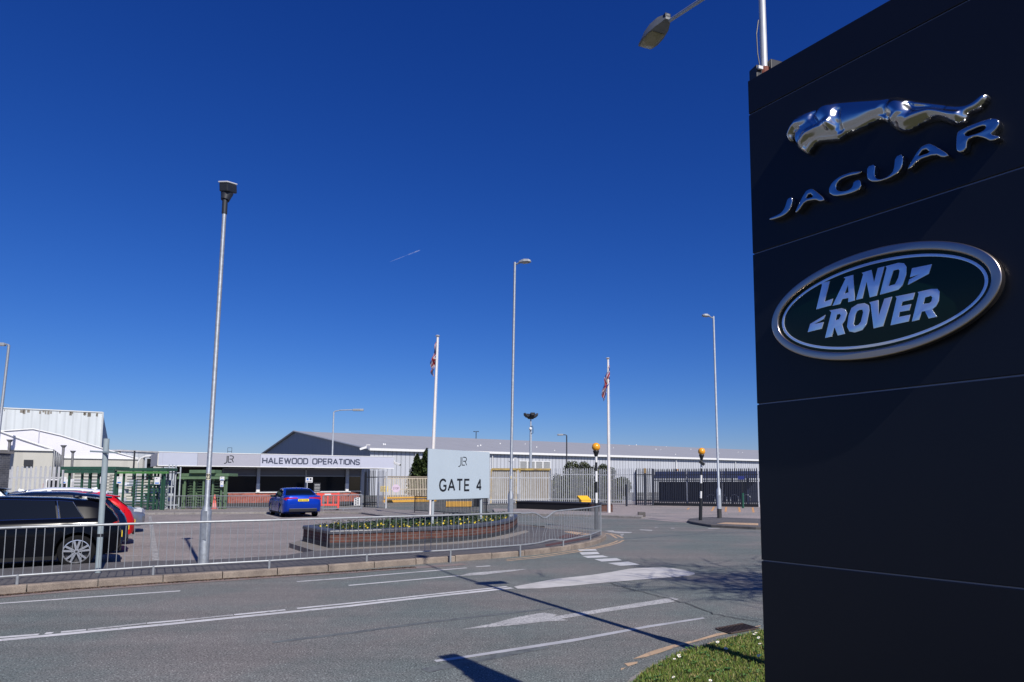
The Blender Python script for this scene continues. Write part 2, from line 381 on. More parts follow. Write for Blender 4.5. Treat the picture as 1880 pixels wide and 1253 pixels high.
# raised concrete corner beside the planter
slab('planter_apron', [tuple(gp(u, v, .1)[:2]) for u, v in [(531, 999), (578, 1013.5), (640, 1010), (640, 985), (585, 985)]], -.02, .122, mat('apron concrete', (.24, .22, .2), .9, 0, .5, 12, fine=.3))

# grass verge in the lower right corner
gpx = crop([(60, 1090), (150, 1027), (250, 915), (450, 800), (700, 670), (950, 598), (1150, 545), (1210, 517), (1350, 488), (1500, 445), (1700, 396)], 1140, 1100, 6.714)
ge = [gp(u, v, .05) for u, v in gpx]
ge = ge+[Vector((4.5, 9.6, 0)), Vector((9, 12.5, 0)), Vector((16, 13, 0)), Vector((16, -6, 0)), Vector((-3, -6, 0)), Vector((-2, 2.2, 0)), Vector((-.4, 4.2, 0))]
cxy = []
gm = mat('turf soil', (.045, .06, .018), .95, 0, .5, 9, (.06, .045, .025), .6, 40)
slab('verge', [(p.x, p.y) for p in ge], -.05, .05, gm)
fringe = offset(ge[:11], .09)
flat('verge_edging', [(p.x, p.y) for p in ge[:11]]+[(p.x, p.y) for p in fringe[::-1]], .006, asphalt('edging tarmac', (.26, .235, .22), (.17, .16, .155), .3))
def inpoly(x, y, P):
    c = False
    for i in range(len(P)):
        a, d = P[i], P[i-1]
        if (a[1] > y) != (d[1] > y) and x < (d[0]-a[0])*(y-a[1])/(d[1]-a[1])+a[0]: c = not c
    return c
def blades(name, n, area, P, hmin, hmax, mats, z=.05, wd=.006, label=None, cat='grass', weights=(6, 3, 1)):
    b = MB(); rnd = random.Random(11); k = 0
    pick = [i for i, q in enumerate(weights) for _ in range(q)]
    while k < n:
        x = rnd.uniform(area[0], area[1]); y = rnd.uniform(area[2], area[3])
        if not inpoly(x, y, P): continue
        k += 1
        a = rnd.uniform(0, 6.28); h = rnd.uniform(hmin, hmax); l = rnd.uniform(.2, 1.1)*h; an = rnd.uniform(0, 6.28)
        dx, dy = math.cos(a)*wd*.5, math.sin(a)*wd*.5
        mx, my = math.cos(an)*l*.35, math.sin(an)*l*.35
        b.m = rnd.choice(pick)
        b.add([(x-dx, y-dy, z), (x+dx, y+dy, z), (x+dx*.7+mx, y+dy*.7+my, z+h*.6), (x-dx*.7+mx, y-dy*.7+my, z+h*.6), (x+mx*2.6, y+my*2.6, z+h)], [(0, 1, 2, 3), (3, 2, 4)])
    o = b.build(name, mats, fix=False); return tag(o, label, cat, kind='stuff')
gr = [mat('grass green', (.135, .22, .03), .6, var=.4, vscale=6), mat('grass olive', (.23, .26, .045), .6, var=.4, vscale=6), mat('grass straw', (.40, .32, .13), .7, var=.3, vscale=6)]
GP = [(p.x, p.y) for p in ge]
blades('grass', 62000, (-.6, 3.1, 3.9, 8.4), GP, .014, .042, gr, label='short rough grass on the verge below the dark sign', wd=.007)
# broad weed leaves and daisies
wl = MB(); rnd = random.Random(5)
for _ in range(170):
    x, y = rnd.uniform(.1, 2.4), rnd.uniform(4.9, 7.6)
    if not inpoly(x, y, GP): continue
    for k in range(rnd.randint(3, 6)):
        a = rnd.uniform(0, 6.28); l = rnd.uniform(.02, .045); w_ = l*.3
        c, s_ = math.cos(a), math.sin(a); z = .065+rnd.uniform(0, .02)
        wl.add([(x, y, z), (x+c*l*.5-s_*w_, y+s_*l*.5+c*w_, z+.012), (x+c*l, y+s_*l, z+.008), (x+c*l*.5+s_*w_, y+s_*l*.5-c*w_, z+.012)], [(0, 1, 2, 3)])
tag(wl.build('weeds', mat('weed leaf', (.07, .17, .035), .5), fix=False), 'small broad leaved weeds among the verge grass', 'weeds', kind='stuff')
def daisy():
    r = thing('daisy', 'small white daisy open in the verge grass', 'flower', group='daisies in the verge grass')
    b = MB()
    for k in range(11):
        a = k*2*math.pi/11; c, s_ = math.cos(a), math.sin(a)
        b.add([(c*.003, s_*.003, .0), (c*.008-s_*.0028, s_*.008+c*.0028, .002), (c*.013, s_*.013, .001), (c*.008+s_*.0028, s_*.008-c*.0028, .002)], [(0, 1, 2, 3)])
    b.build('petals', mat('daisy white', (.85, .85, .82), .6), r, fix=False)
    MB().sphere((0, 0, .002), .004, 8, 5, (1, 1, .6)).build('flower_centre', mat('daisy yellow', (.75, .5, .05), .6), r, smooth=True)
    MB().tube([(0, 0, -.05), (0, 0, 0)], .0008, 4).build('stalk', gr[0], r)
    return r
d0 = daisy(); first = True
for q in crop([(713, 692), (720, 712), (660, 740), (648, 964), (1103, 1005), (1295, 612), (1190, 533), (1640, 436), (1665, 418), (1697, 478), (1697, 700), (1712, 552)], 1140, 1100, 6.714):
    p = gp(q[0], q[1], .10); o = d0 if first else copy_tree(d0); first = False
    o.location = p; o.rotation_euler = (R(25+random.uniform(-12, 12)), 0, random.uniform(-1, .5)); s_ = random.uniform(1.15, 1.6); o.scale = (s_,)*3

# ---------------------------------------------------------------- road markings
def paint(name, px, m=M_WHITE, z=.008, lvl=0):
    return flat(name, [gp(u, v, lvl) for u, v in px], lvl+z*.42, m)
def line(name, px, wd, m=M_WHITE, z=.008, lvl=0):
    P = [gp(u, v, lvl) for u, v in px]; A = offset(P, wd/2); B = offset(P, -wd/2)
    return flat(name, [(p.x, p.y) for p in A]+[(p.x, p.y) for p in B[::-1]], lvl+z*.42, m)
line('road_marking', [(-200, 1124), (0, 1108.6), (170, 1096.5), (331, 1085.5)], .09)
line('road_marking', [(545, 1068.6), (640, 1061.5), (700, 1056.2), (857, 1043.2)], .09)
line('road_marking', [(874, 1041.2), (900, 1039.5)], .09)
line('road_marking', [(640, 1075.5), (700, 1070.3), (843, 1057.6)], .09, z=.009)
paint('road_marking', [(840, 1058.6), (862, 1053.0), (915, 1048.5), (970, 1045.2), (935, 1050.5), (885, 1056.5)], M_WORN, z=.012)
line('road_marking', [(-200, 1193), (0, 1176.2), (320, 1145.5), (640, 1113.4), (700, 1106.3), (820, 1093), (940, 1080)], .13, M_WHITE)
for a in ([(-200, 1184), (0, 1171.0), (71, 1165.5)], [(83, 1163.6), (97, 1162.6)], [(112, 1161.3), (158, 1157)], [(270, 1145), (340, 1139)], [(430, 1129.5), (524, 1120.4)], [(545, 1117.8), (640, 1108.5), (700, 1102.2), (840, 1087), (931, 1077.6)]):
    line('road_marking', a, .09, M_WHITE)
for a in ([(161, 1156.6), (268, 1145.2)], [(342, 1138.6), (428, 1129.8)]): line('road_marking', a, .09, M_WORN)
isl_px = crop([(480, 346), (700, 305), (900, 283), (1000, 268), (1100, 250), (1170, 245), (1280, 242), (1345, 248), (1400, 257), (1455, 272), (1455, 280), (1420, 288), (1250, 302), (1120, 312), (1000, 322), (800, 341), (620, 356), (500, 358)], 780, 960, 2.9375)
paint('road_marking', isl_px, worn('island paint', (.55, .53, .50), (.2, .19, .19), .62, 5), z=.012)
ar = crop([(195, 577), (350, 548), (500, 510), (640, 486), (715, 497), (690, 508), (1330, 405), (1372, 412), (1340, 428), (960, 485), (735, 520), (775, 528), (640, 535), (500, 552), (370, 563)], 780, 960, 2.9375)
paint('road_arrow', ar, M_WORN, z=.008)
paint('road_marking', crop([(48, 743), (200, 722), (800, 628), (1200, 556), (1500, 512), (1512, 518), (1200, 568), (800, 643), (200, 735), (62, 753)], 780, 960, 2.9375), worn('lane paint', (.44, .44, .45), (.2, .2, .2), .6, 14))
for q in ([(285, 515), (440, 512), (452, 524), (300, 527)], [(300, 540), (455, 534), (476, 553), (322, 561)], [(322, 570), (500, 565), (552, 580), (372, 588)], [(428, 598), (620, 588), (668, 608), (492, 619)], [(543, 632), (720, 619), (822, 645), (650, 656)]):
    paint('give_way_marking', crop(q, 1000, 900, 4.7), worn('zigzag paint', (.58, .58, .57), (.2, .2, .2), .6, 8))
for q in ([(520, 352), (590, 350), (600, 358), (755, 364), (745, 372), (640, 374), (560, 362)], [(655, 382), (682, 380), (680, 388), (655, 389)], [(655, 395), (676, 394), (674, 401), (655, 402)], [(812, 340), (930, 346), (925, 353), (830, 347)], [(1410, 330), (1510, 330), (1510, 334), (1410, 335)], [(1780, 324), (1840, 326), (1840, 330), (1790, 329)], [(1090, 329), (1120, 329), (1120, 333), (1090, 333)], [(950, 320), (975, 320), (972, 324), (950, 324)]):
    paint('road_marking', crop(q, 1000, 900, 4.7), M_WORN)
for q in ([(-330, 612), (-100, 590), (0, 576), (150, 554), (300, 531), (450, 502), (560, 478), (640, 455), (680, 434)], [(-330, 600), (-100, 577), (0, 563), (150, 541), (290, 519), (450, 492), (550, 469), (605, 450), (632, 437)], [(525, 373), (575, 386), (622, 416)], [(562, 375), (625, 391), (675, 416)]):
    line('yellow_marking', crop(q, 1000, 900, 4.7), .075, M_YEL, z=.006)
for q in ([(145, 745), (370, 650), (620, 575), (900, 515), (1180, 430), (1260, 419), (1316, 432), (1180, 462), (940, 525), (700, 590), (480, 668), (300, 722)], [(740, 632), (940, 584), (945, 592), (850, 620), (762, 640)], [(1060, 552), (1200, 512), (1400, 455), (1445, 458), (1200, 526), (1080, 560)], [(40, 800), (210, 775), (200, 800), (90, 835)], [(0, 860), (60, 850), (0, 885)], [(1640, 345), (1720, 328), (1720, 340), (1660, 352)]):
    paint('yellow_marking', crop(q, 1140, 1100, 6.714), M_YEL, z=.010)
for q in ([(1455, 145), (1470, 145), (1450, 182), (1432, 182)], [(1557, 148), (1574, 148), (1570, 189), (1553, 189)], [(1668, 150), (1686, 150), (1693, 191), (1675, 191)], [(1786, 152), (1803, 152), (1812, 195), (1793, 195)], [(1238, 155), (1256, 155), (1240, 169), (1224, 169)]):
    paint('orange_marking', crop(q, 1000, 900, 4.7), M_ORG, z=.019)
line('road_marking', [(1140, 946.5), (1190, 944.2), (1240, 941.6)], .07, M_WORN, z=.019)
line('road_marking', [(1200, 948), (1300, 945)], .06, M_WORN, z=.019)
for q in ([(905, 941.2-3), (1000, 943-2)], [(1040, 948), (1110, 953)], [(930, 956.4), (985, 958.8)], [(855, 937), (885, 936.4)], [(835, 937.4), (852, 937)]): line('road_marking', q, .08, M_WORN)
# car park bays
bd, rd = Vector((-.5, .866)), Vector((-.866, -.5))
A = gp(286, 1030); B = gp(275.5, 949)
for k in range(60):
    t = k/59; p = A.lerp(B, t)
    b = Vector((p.x, p.y)); l = (B-A).length/60*random.uniform(.55, .85); wd = .065
    d = Vector((B.x-A.x, B.y-A.y)).normalized(); n = Vector((d.y, -d.x))
    flat('bay_marking', [b-n*wd, b+n*wd, b+n*wd+d*l, b-n*wd+d*l], .010, M_WORN)
for v, x0, x1, x2 in ((1021.5, 195, 252, 0), (1005.6, 200, 282, 0), (992, 222, 277, 0), (981, 222, 278, 0), (972.6, 238, 275, 0), (960, 250, 277, 0)):
    line('bay_marking', [(x0-60, v+.6), (x1, v)], .07, M_WORN, z=.019)
for q in ([(485, 944.5), (514, 953.8)], [(594, 943.6), (664, 943.0)], [(600, 948.2), (645, 949.6)], [(664, 944), (700, 949)]): line('bay_marking', q, .08, M_WORN, z=.019)
# tyre marks, cracks and patches on the carriageway
M_SKID = worn('rubber marks', (.095, .10, .10), (.145, .158, .15), .44, 11)
line('tyre_mark', [(500, 1180), (640, 1163), (780, 1144), (900, 1130), (1030, 1116)], .10, M_SKID, z=.005)
line('tyre_mark', [(780, 1232), (860, 1216), (1000, 1187)], .16, M_SKID, z=.005)
line('tyre_mark', [(1145, 990), (1230, 984), (1320, 979), (1385, 976)], .22, M_SKID, z=.005)
line('tyre_mark', [(1280, 977.4), (1330, 974), (1389, 972)], .16, M_SKID, z=.005)
def crack(px, wd=.018, m=mat('crack tar', (.05, .052, .05), .9)):
    P = []
    for (a, b_) in zip(px[:-1], px[1:]):
        n = 7
        for k in range(n): P.append((a[0]+(b_[0]-a[0])*k/n+random.uniform(-2.0, 2.0), a[1]+(b_[1]-a[1])*k/n+random.uniform(-.7, .7)))
    P.append(px[-1]); line('road_crack', P, wd, m, z=.022)
crack(crop([(980, 325), (1130, 365), (1290, 405), (1420, 440), (1560, 495), (1700, 520), (1800, 535)], 780, 960, 2.9375))
crack(crop([(900, 130), (1400, 118), (1840, 128)], 900, 965, 3.0), .012)
# road gully grate
def grate():
    r = thing('drain_grate', 'rusty slotted iron drain grate in the gutter beside the grass', 'drain', gp(1355, 1155.5, 0), R(0))
    q = [gp(u, v) for u, v in crop([(1172, 378), (1500, 316), (1700, 372), (1350, 436)], 1140, 1100, 6.714)]
    o0 = r.location.copy(); q = [p-o0 for p in q]
    irn = mat('rusty iron', (.12, .085, .07), .7, .4, .4, 20)
    MB().add([(p.x, p.y, .005) for p in q], [(0, 1, 2, 3)]).build('pit', mat('pit black', (.004, .004, .004), .9), r)
    b = MB(); n = 10
    for k in range(n+1):
        t = k/n; a = q[0].lerp(q[1], t); c = q[3].lerp(q[2], t); dd = (q[1]-q[0]).normalized()*.0075
        b.prism([(a-dd)[:2], (a+dd)[:2], (c+dd)[:2], (c-dd)[:2]], .006, .016)
    for (i, j) in ((0, 1), (3, 2)):
        a, c = q[i], q[j]; n_ = (q[3]-q[0]).normalized()*.012
        b.prism([(a-n_)[:2], (c-n_)[:2], (c+n_)[:2], (a+n_)[:2]], .007, .019)
    b.build('grating', irn, r)
grate()
# dead leaves swept against the kerb
lf = MB(); rnd = random.Random(9)
bot = [gp(u, v) for u, v in [(-60, 1099), (0, 1094), (143, 1081.9), (359, 1067), (500, 1058.5), (640, 1049.6), (760, 1042)]]
for _ in range(5200):
    i = rnd.randrange(len(bot)-1); t = rnd.random(); p = bot[i].lerp(bot[i+1], t); d = abs(rnd.gauss(0, .06))
    n = Vector((.62, -.78)); x, y = p.x+n.x*d, p.y+n.y*d; s_ = rnd.uniform(.006, .02); a = rnd.uniform(0, 6.28); lf.m = rnd.randrange(3)
    lf.add([(x+math.cos(a)*s_, y+math.sin(a)*s_, .006+rnd.uniform(0, .012)), (x-math.sin(a)*s_*.6, y+math.cos(a)*s_*.6, .008), (x-math.cos(a)*s_, y-math.sin(a)*s_, .006+rnd.uniform(0, .014)), (x+math.sin(a)*s_*.6, y-math.cos(a)*s_*.6, .02)], [(0, 1, 2, 3)])
tag(lf.build('leaf_litter', [mat('leaf brown', (.075, .042, .028), .9), mat('leaf dark', (.035, .025, .02), .9), mat('leaf tan', (.17, .11, .075), .9)], fix=False), 'dead brown leaves swept along the foot of the kerb', 'leaf litter', kind='stuff')
dirt = [gp(u, v) for u, v in [(-60, 1099), (143, 1081.9), (359, 1067), (640, 1049.6), (848, 1035)]]
flat('gutter_dirt', [(p.x, p.y) for p in dirt]+[(p.x, p.y) for p in offset(dirt, -.30)[::-1]], .005, worn('gutter silt', (.25, .19, .165), (.19, .175, .17), .5, 6))
# ================================================================ lettering
FONT = {
 'H': (.8, [[(0, 0), (0, 1)], [(.8, 0), (.8, 1)], [(0, .5), (.8, .5)]]),
 'A': (.9, [[(0, 0), (.45, 1), (.9, 0)], [(.15, .32), (.75, .32)]]),
 'L': (.62, [[(0, 1), (0, 0), (.62, 0)]]),
 'E': (.7, [[(.7, 1), (0, 1), (0, 0), (.7, 0)], [(0, .5), (.62, .5)]]),
 'W': (1.2, [[(0, 1), (.3, 0), (.6, 1), (.9, 0), (1.2, 1)]]),
 'O': (.85, [[(.2, 0), (.65, 0), (.79, .06), (.85, .2), (.85, .8), (.79, .94), (.65, 1), (.2, 1), (.06, .94), (0, .8), (0, .2), (.06, .06), (.2, 0)]]),
 'D': (.8, [[(0, 0), (.55, 0), (.72, .07), (.8, .25), (.8, .75), (.72, .93), (.55, 1), (0, 1), (0, 0)]]),
 'P': (.75, [[(0, 0), (0, 1), (.55, 1), (.70, .94), (.75, .82), (.75, .6), (.70, .48), (.55, .42), (0, .42)]]),
 'R': (.78, [[(0, 0), (0, 1), (.55, 1), (.70, .94), (.75, .82), (.75, .62), (.70, .5), (.55, .44), (0, .44)], [(.42, .44), (.78, 0)]]),
 'T': (.8, [[(0, 1), (.8, 1)], [(.4, 1), (.4, 0)]]),
 'I': (.0, [[(0, 0), (0, 1)]]),
 'N': (.85, [[(0, 0), (0, 1), (.85, 0), (.85, 1)]]),
 'S': (.75, [[(.74, .8), (.68, .94), (.55, 1), (.2, 1), (.05, .94), (0, .8), (0, .68), (.06, .56), (.2, .52), (.55, .48), (.69, .43), (.75, .3), (.75, .18), (.69, .05), (.55, 0), (.2, 0), (.06, .06), (0, .2)]]),
 'G': (.85, [[(.82, .80), (.72, .93), (.55, 1), (.38, 1), (.18, .92), (.05, .75), (0, .5), (.05, .25), (.18, .08), (.38, 0), (.6, 0), (.78, .08), (.85, .2), (.85, .44), (.5, .44)]]),
 '4': (.72, [[(.52, 0), (.52, 1), (0, .27), (.72, .27)]]),
 '2': (.6, [[(0, .8), (.08, .95), (.25, 1), (.4, 1), (.55, .93), (.6, .78), (.56, .6), (0, 0), (.6, 0)]]),
 '3': (.6, [[(0, .85), (.1, .96), (.25, 1), (.4, 1), (.56, .92), (.6, .76), (.52, .6), (.3, .53)], [(.3, .53), (.52, .47), (.6, .26), (.56, .08), (.4, 0), (.25, 0), (.1, .04), (0, .15)]]),
 'j': (.42, [[(.42, 1), (.42, .12), (.34, -.06), (.2, -.16), (0, -.2)]]),
 'l': (.55, [[(0, 1), (0, 0), (.5, 0)]]),
 'r': (.62, [[(.0, 1), (.36, 1), (.54, .92), (.60, .76), (.54, .58), (.40, .50)], [(.0, .50), (.36, .50), (.62, 0)]]),
 ' ': (.45, []), '-': (.4, [[(0, .5), (.4, .5)]])}
def ribbon(mb, P, wd, z0, z1, fr):
    """a lettering stroke; sharp corners start a new stroke a hair prouder"""
    if P[0] != P[-1] or len(P) < 3:
        for i in range(1, len(P)-1):
            d1, d2 = (Vector(P[i])-Vector(P[i-1])).normalized(), (Vector(P[i+1])-Vector(P[i])).normalized()
            if d1.dot(d2) < -.15:
                e = wd*.32
                ribbon1(mb, P[:i]+[tuple(Vector(P[i])+d1*e*0)], wd, z0, z1, fr); ribbon(mb, [tuple(Vector(P[i])-d2*e)]+P[i+1:], wd, z0, z1+.0005, fr); return
    ribbon1(mb, P, wd, z0, z1, fr)
def ribbon1(mb, P, wd, z0, z1, fr):
    n = len(P); closed = P[0] == P[-1]
    if closed: P = P[:-1]; n -= 1
    Lf, Rt = [], []
    for i in range(n):
        a = P[i-1] if (closed or i > 0) else None; c = P[(i+1) % n] if (closed or i < n-1) else None
        p = Vector(P[i])
        d1 = (p-Vector(a)).normalized() if a is not None else None; d2 = (Vector(c)-p).normalized() if c is not None else None
        if d1 is None: nn = Vector((-d2.y, d2.x)); k = 1
        elif d2 is None: nn = Vector((-d1.y, d1.x)); k = 1
        else:
            n1 = Vector((-d1.y, d1.x)); n2 = Vector((-d2.y, d2.x)); s = n1+n2
            nn = s.normalized() if s.length > 1e-6 else n1; k = min(1.6, 1/max(.3, nn.dot(n1)))
        Lf.append(p+nn*wd/2*k); Rt.append(p-nn*wd/2*k)
    m = n if closed else n-1
    vs = [fr(q, z) for z in (z0, z1) for q in Lf+Rt]
    N2 = 2*n; fs = []
    for i in range(m):
        j = (i+1) % n
        fs += [(N2+i, N2+j, N2+n+j, N2+n+i), (i, j, N2+j, N2+i), (n+i, N2+n+i, N2+n+j, n+j)]
    if not closed: fs += [(0, N2, N2+n, n), (n-1, n+n-1, N2+n+n-1, N2+n-1)]
    mb.add(vs, fs)
def text(mb, s, w_total, h, th, fr, gap=.28, z0=0, z1=.004, x0=0, y0=0, squeeze=None):
    """stroke lettering; fr(p2, depth) -> world point. glyph advance scaled so that the line is w_total wide"""
    adv = []; x = 0
    for c in s:
        wd = FONT[c][0]; adv.append(x); x += wd+gap
    tot = x-gap; sx = (w_total-th)/(tot)
    for c, a in zip(s, adv):
        for k, st in enumerate(FONT[c][1]):
            P = [(x0+th/2+(a+p[0])*sx, y0+th/2+p[1]*(h-th)) for p in st]
            ribbon(mb, P, th, z0, z1+.0006*k, fr)
def frame(o, ux, n, uz=(0, 0, 1)):
    o, ux, n, uz = Vector(o), Vector(ux), Vector(n), Vector(uz)
    return lambda p, z: o+ux*p[0]+uz*p[1]+n*z

# ================================================================ street lamps, poles
def lamp_column(loc, h, rb, rt, z_sh, label, arm, lean=(0, 0), m=galv, name='street_lamp', group=None, base_m=None, head='box', cap_m=None):
    r = thing(name, label, 'street lamp', loc, 0, group)
    lx, ly = lean
    def P(z): return (lx*z/h, ly*z/h, z)
    b = MB(); b.tube([P(-.3), P(z_sh-.12), P(z_sh), P(h)], [rb, rb, rt*1.15, rt], 16); b.build('column', m, r, smooth=True)
    d = MB(); c = P(.7); d.box((c[0]+.25*rb, c[1]-rb*.98, .75), (rb*.9, .012, .55)); d.build('access_door', m, r)
    if base_m: MB().tube([P(-.02), P(.42)], rb+.004, 16).build('painted_base', base_m, r, smooth=True)
    return r, P
# left lamp: post top lantern seen from behind
B_ = gp(373, 1036, FW); LH = at(413, 367, B_.y).z-FW; dH = LH-7.9
r, P = lamp_column(B_, LH-.28, .096, .040, 1.14, 'tall grey street lamp numbered 23 standing behind the guard rail at the left', None, (.07, 0))
t = P(LH-.28)
MB().tube([P(LH-.30), (t[0], t[1], LH+.03)], .052, 14).build('spigot', dark_metal, r, smooth=True)
hb = MB(); hb.tube([(t[0], t[1], LH-.01), (t[0]+.01, t[1]+.05, LH+.17)], [.08, .12], 14); hb.build('bracket', dark_metal, r, smooth=True)
hm = MB(); hm.prism([(-.10, -.09), (.10, -.09), (.115, .18), (-.115, .18)], 0, .17); hm.xform(Matrix.Translation((t[0]+.02, t[1]+.0, LH+.16)) @ Matrix.Rotation(R(-14), 4, 'Z') @ Matrix.Rotation(R(12), 4, 'X') @ Matrix.Rotation(R(5), 4, 'Y'))
hm.build('lantern', dark_metal, r, bevel=.02)
ht = MB(); ht.prism([(-.115, -.10), (.115, -.10), (.12, .19), (-.12, .19)], .173, .205); ht.xform(Matrix.Translation((t[0]+.02, t[1]+.0, LH+.16)) @ Matrix.Rotation(R(-14), 4, 'Z') @ Matrix.Rotation(R(12), 4, 'X') @ Matrix.Rotation(R(5), 4, 'Y')); ht.build('lantern_cover', mat('pale lantern cover', (.6, .6, .58), .5), r, bevel=.012)
nb = MB(); pz = P(1.69); rr_ = 0
for k in range(7):
    a0, a1 = R(-108+k*12), R(-108+(k+1)*12)
    nb.quad(*[(pz[0]+(.046+.006)*math.cos(a), pz[1]+(.046+.006)*math.sin(a), z) for a, z in ((a0, 1.63), (a1, 1.63), (a1, 1.75), (a0, 1.75))])
nb.build('number_plate', mat('cream plate', (.62, .58, .42), .5), r, fix=False)
nt_ = MB(); text(nt_, '23', .085, .09, .018, lambda p, z: Vector((pz[0]+(.0535+z)*math.sin((p[0]-.043)/.0535+R(24)), pz[1]-(.0535+z)*math.cos((p[0]-.043)/.0535+R(24)), 1.65+p[1])), z1=.001); nt_.build('numerals', black_paint, r)
# middle lamp in the planter with its short arm and flat lantern
pm = Vector((-1.74, 23.6, FW))
def arm_head(r, P, h, dx, dy, hl, m_head, m_arm=galv, drop=0, hw=.14):
    t = Vector(P(h)); L = math.hypot(dx, dy); a = math.atan2(dy, dx)
    MB().tube([t-Vector((0, 0, .06)), t+Vector((dx, dy, drop))], .028, 10).build('arm', m_arm, r, smooth=True)
    b = MB(); c = t+Vector((dx, dy, drop)); u = Vector((dx/L, dy/L, 0)); s_ = Vector((-u.y, u.x, 0))
    st = [(-.02, .05, .035), (.08, hw*.7, .06), (hl*.45, hw, .075), (hl*.85, hw*.85, .06), (hl, hw*.4, .03)]
    vs = []; 
    for x, w_, h_ in st:
        q = c+u*x+Vector((0, 0, .02))
        vs += [q+s_*w_-Vector((0, 0, .03)), q+s_*w_*.75+Vector((0, 0, h_)), q-s_*w_*.75+Vector((0, 0, h_)), q-s_*w_-Vector((0, 0, .03))]
    fs = []
    for i in range(len(st)-1):
        for k in range(4): fs.append((4*i+k, 4*i+(k+1) % 4, 4*i+4+(k+1) % 4, 4*i+4+k))
    fs += [(0, 3, 2, 1), tuple(4*(len(st)-1)+k for k in range(4))]
    b.add(vs, fs); b.build('lantern', m_head, r, bevel=.01)
    g_ = MB(); q0 = c+u*(hl*.3)-Vector((0, 0, .02)); g_.box(q0+u*hl*.2, (hl*.5, hw*1.1, .03), rz=a); g_.build('lamp_glass', mat('lamp glass grey', (.35, .36, .34), .15), r)
hm_ = at(944, 482, 23.6).z-FW
r, P = lamp_column(pm, hm_, .095, .044, 1.28, 'tall galvanised street lamp rising from the right end of the brick flower bed', None, (.10, 0))
arm_head(r, P, hm_-.03, .17, -.05, .42, mat('grey lantern', (.3, .32, .34), .45))
c = P(1.75); MB().box((c[0]+.01, c[1]-.057, 1.75), (.06, .008, .10)).build('number_plate', MATS['cream plate'], r)
# right lamp on the island
B_ = gp(1321, 951.5, .1); hm_ = at(1308, 581, B_.y).z-.1
r, P = lamp_column(B_, hm_, .10, .046, 1.38, 'tall grey street lamp on the traffic island beside the dark sign', None, (-.07, 0), m=galv_pale, base_m=mat('worn black base', (.05, .048, .05), .7, 0, .5, 12))
arm_head(r, P, hm_-.04, -.22, -.1, .38, MATS['grey lantern'])
# lamp with a long arm behind the office
def small_lamp(u, vb, vt, Y, label, arm_px, rise, hl=.75, rr=.06, m=galv, cat='street lamp'):
    b_ = at(u, vb, Y); t_ = at(u, vt, Y); r = thing('street_lamp', label, cat, (b_.x, Y, 0))
    top = t_.z; mm = Y/FPX
    MB().tube([(0, 0, 0), (0, 0, 1.5), (0, 0, 1.6), (0, 0, top)], [rr*1.5, rr*1.5, rr, rr*.8], 12).build('column', m, r, smooth=True)
    ax = arm_px*mm; pts = [(0, 0, top-.02), (ax*.08, 0, top+rise*.4), (ax*.35, 0, top+rise*.85), (ax, 0, top+rise)]
    MB().tube(pts, rr*.6, 8).build('arm', m, r, smooth=True)
    s_ = 1 if ax > 0 else -1
    MB().prism([(ax-s_*.05, -.12), (ax+s_*hl*.7, -.14), (ax+s_*hl, -.08), (ax+s_*hl, .08), (ax+s_*hl*.7, .14), (ax-s_*.05, .12)], top+rise-.12, top+rise+.10).build('lantern', MATS['grey lantern'], r, bevel=.04)
    return r
small_lamp(608.5, 886, 757, 66, 'grey street lamp with a long curved arm rising behind the flat roofed office', 36, .22, 1.0, .085, galv_pale)
small_lamp(1040.5, 886, 800, 84, 'thin dark street lamp with a short bent arm in front of the long grey warehouse', -7, .10, .7, .09, dark_metal)
r = small_lamp(-14, 886, 634, 46, 'leaning grey street lamp at the far left edge, in front of the white marquees', -9, .05, .6, .10, galv); r.rotation_euler = (0, R(1.9), 0)
# high mast floodlight cluster with a camera dome
Yf = 72; b_ = at(974, 886, Yf); tz = at(974, 768, Yf).z
r = thing('floodlight_mast', 'grey mast carrying a ring of angled floodlights and a white camera dome', 'floodlight', (b_.x, Yf, 0))
MB().tube([(0, 0, 0), (0, 0, at(0, 800, Yf).z), (0, 0, tz)], [.17, .12, .06], 14).build('mast', galv_pale, r, smooth=True)
for k in range(4):
    a = R(20+90*k); f = MB()
    f.box((0, 0, 0), (.62, .5, .16)); f.box((0, 0, -.12), (.4, .34, .12)); f.xform(Matrix.Translation((math.cos(a)*.5, math.sin(a)*.5, tz+.28)) @ Matrix.Rotation(a, 4, 'Z') @ Matrix.Rotation(R(-42), 4, 'Y'))
    f.build('floodlight', dark_metal, r, bevel=.03)
MB().tube([(0, 0, tz-.1), (0, 0, tz+.12)], [.28, .5], 14).build('mounting_ring', dark_metal, r)
dz = at(0, 788, Yf).z
MB().sphere((-.02, -.26, dz), .17, 14, 10).build('camera_dome', white_paint, r, smooth=True)
MB().tube([(.02, -.12, dz+.28), (.2, -.14, dz+.3), (.24, -.14, dz+.1), (.24, -.14, dz-.45), (.05, -.1, dz-.5)], .03, 8).build('camera_cable', dark_metal, r, smooth=True)
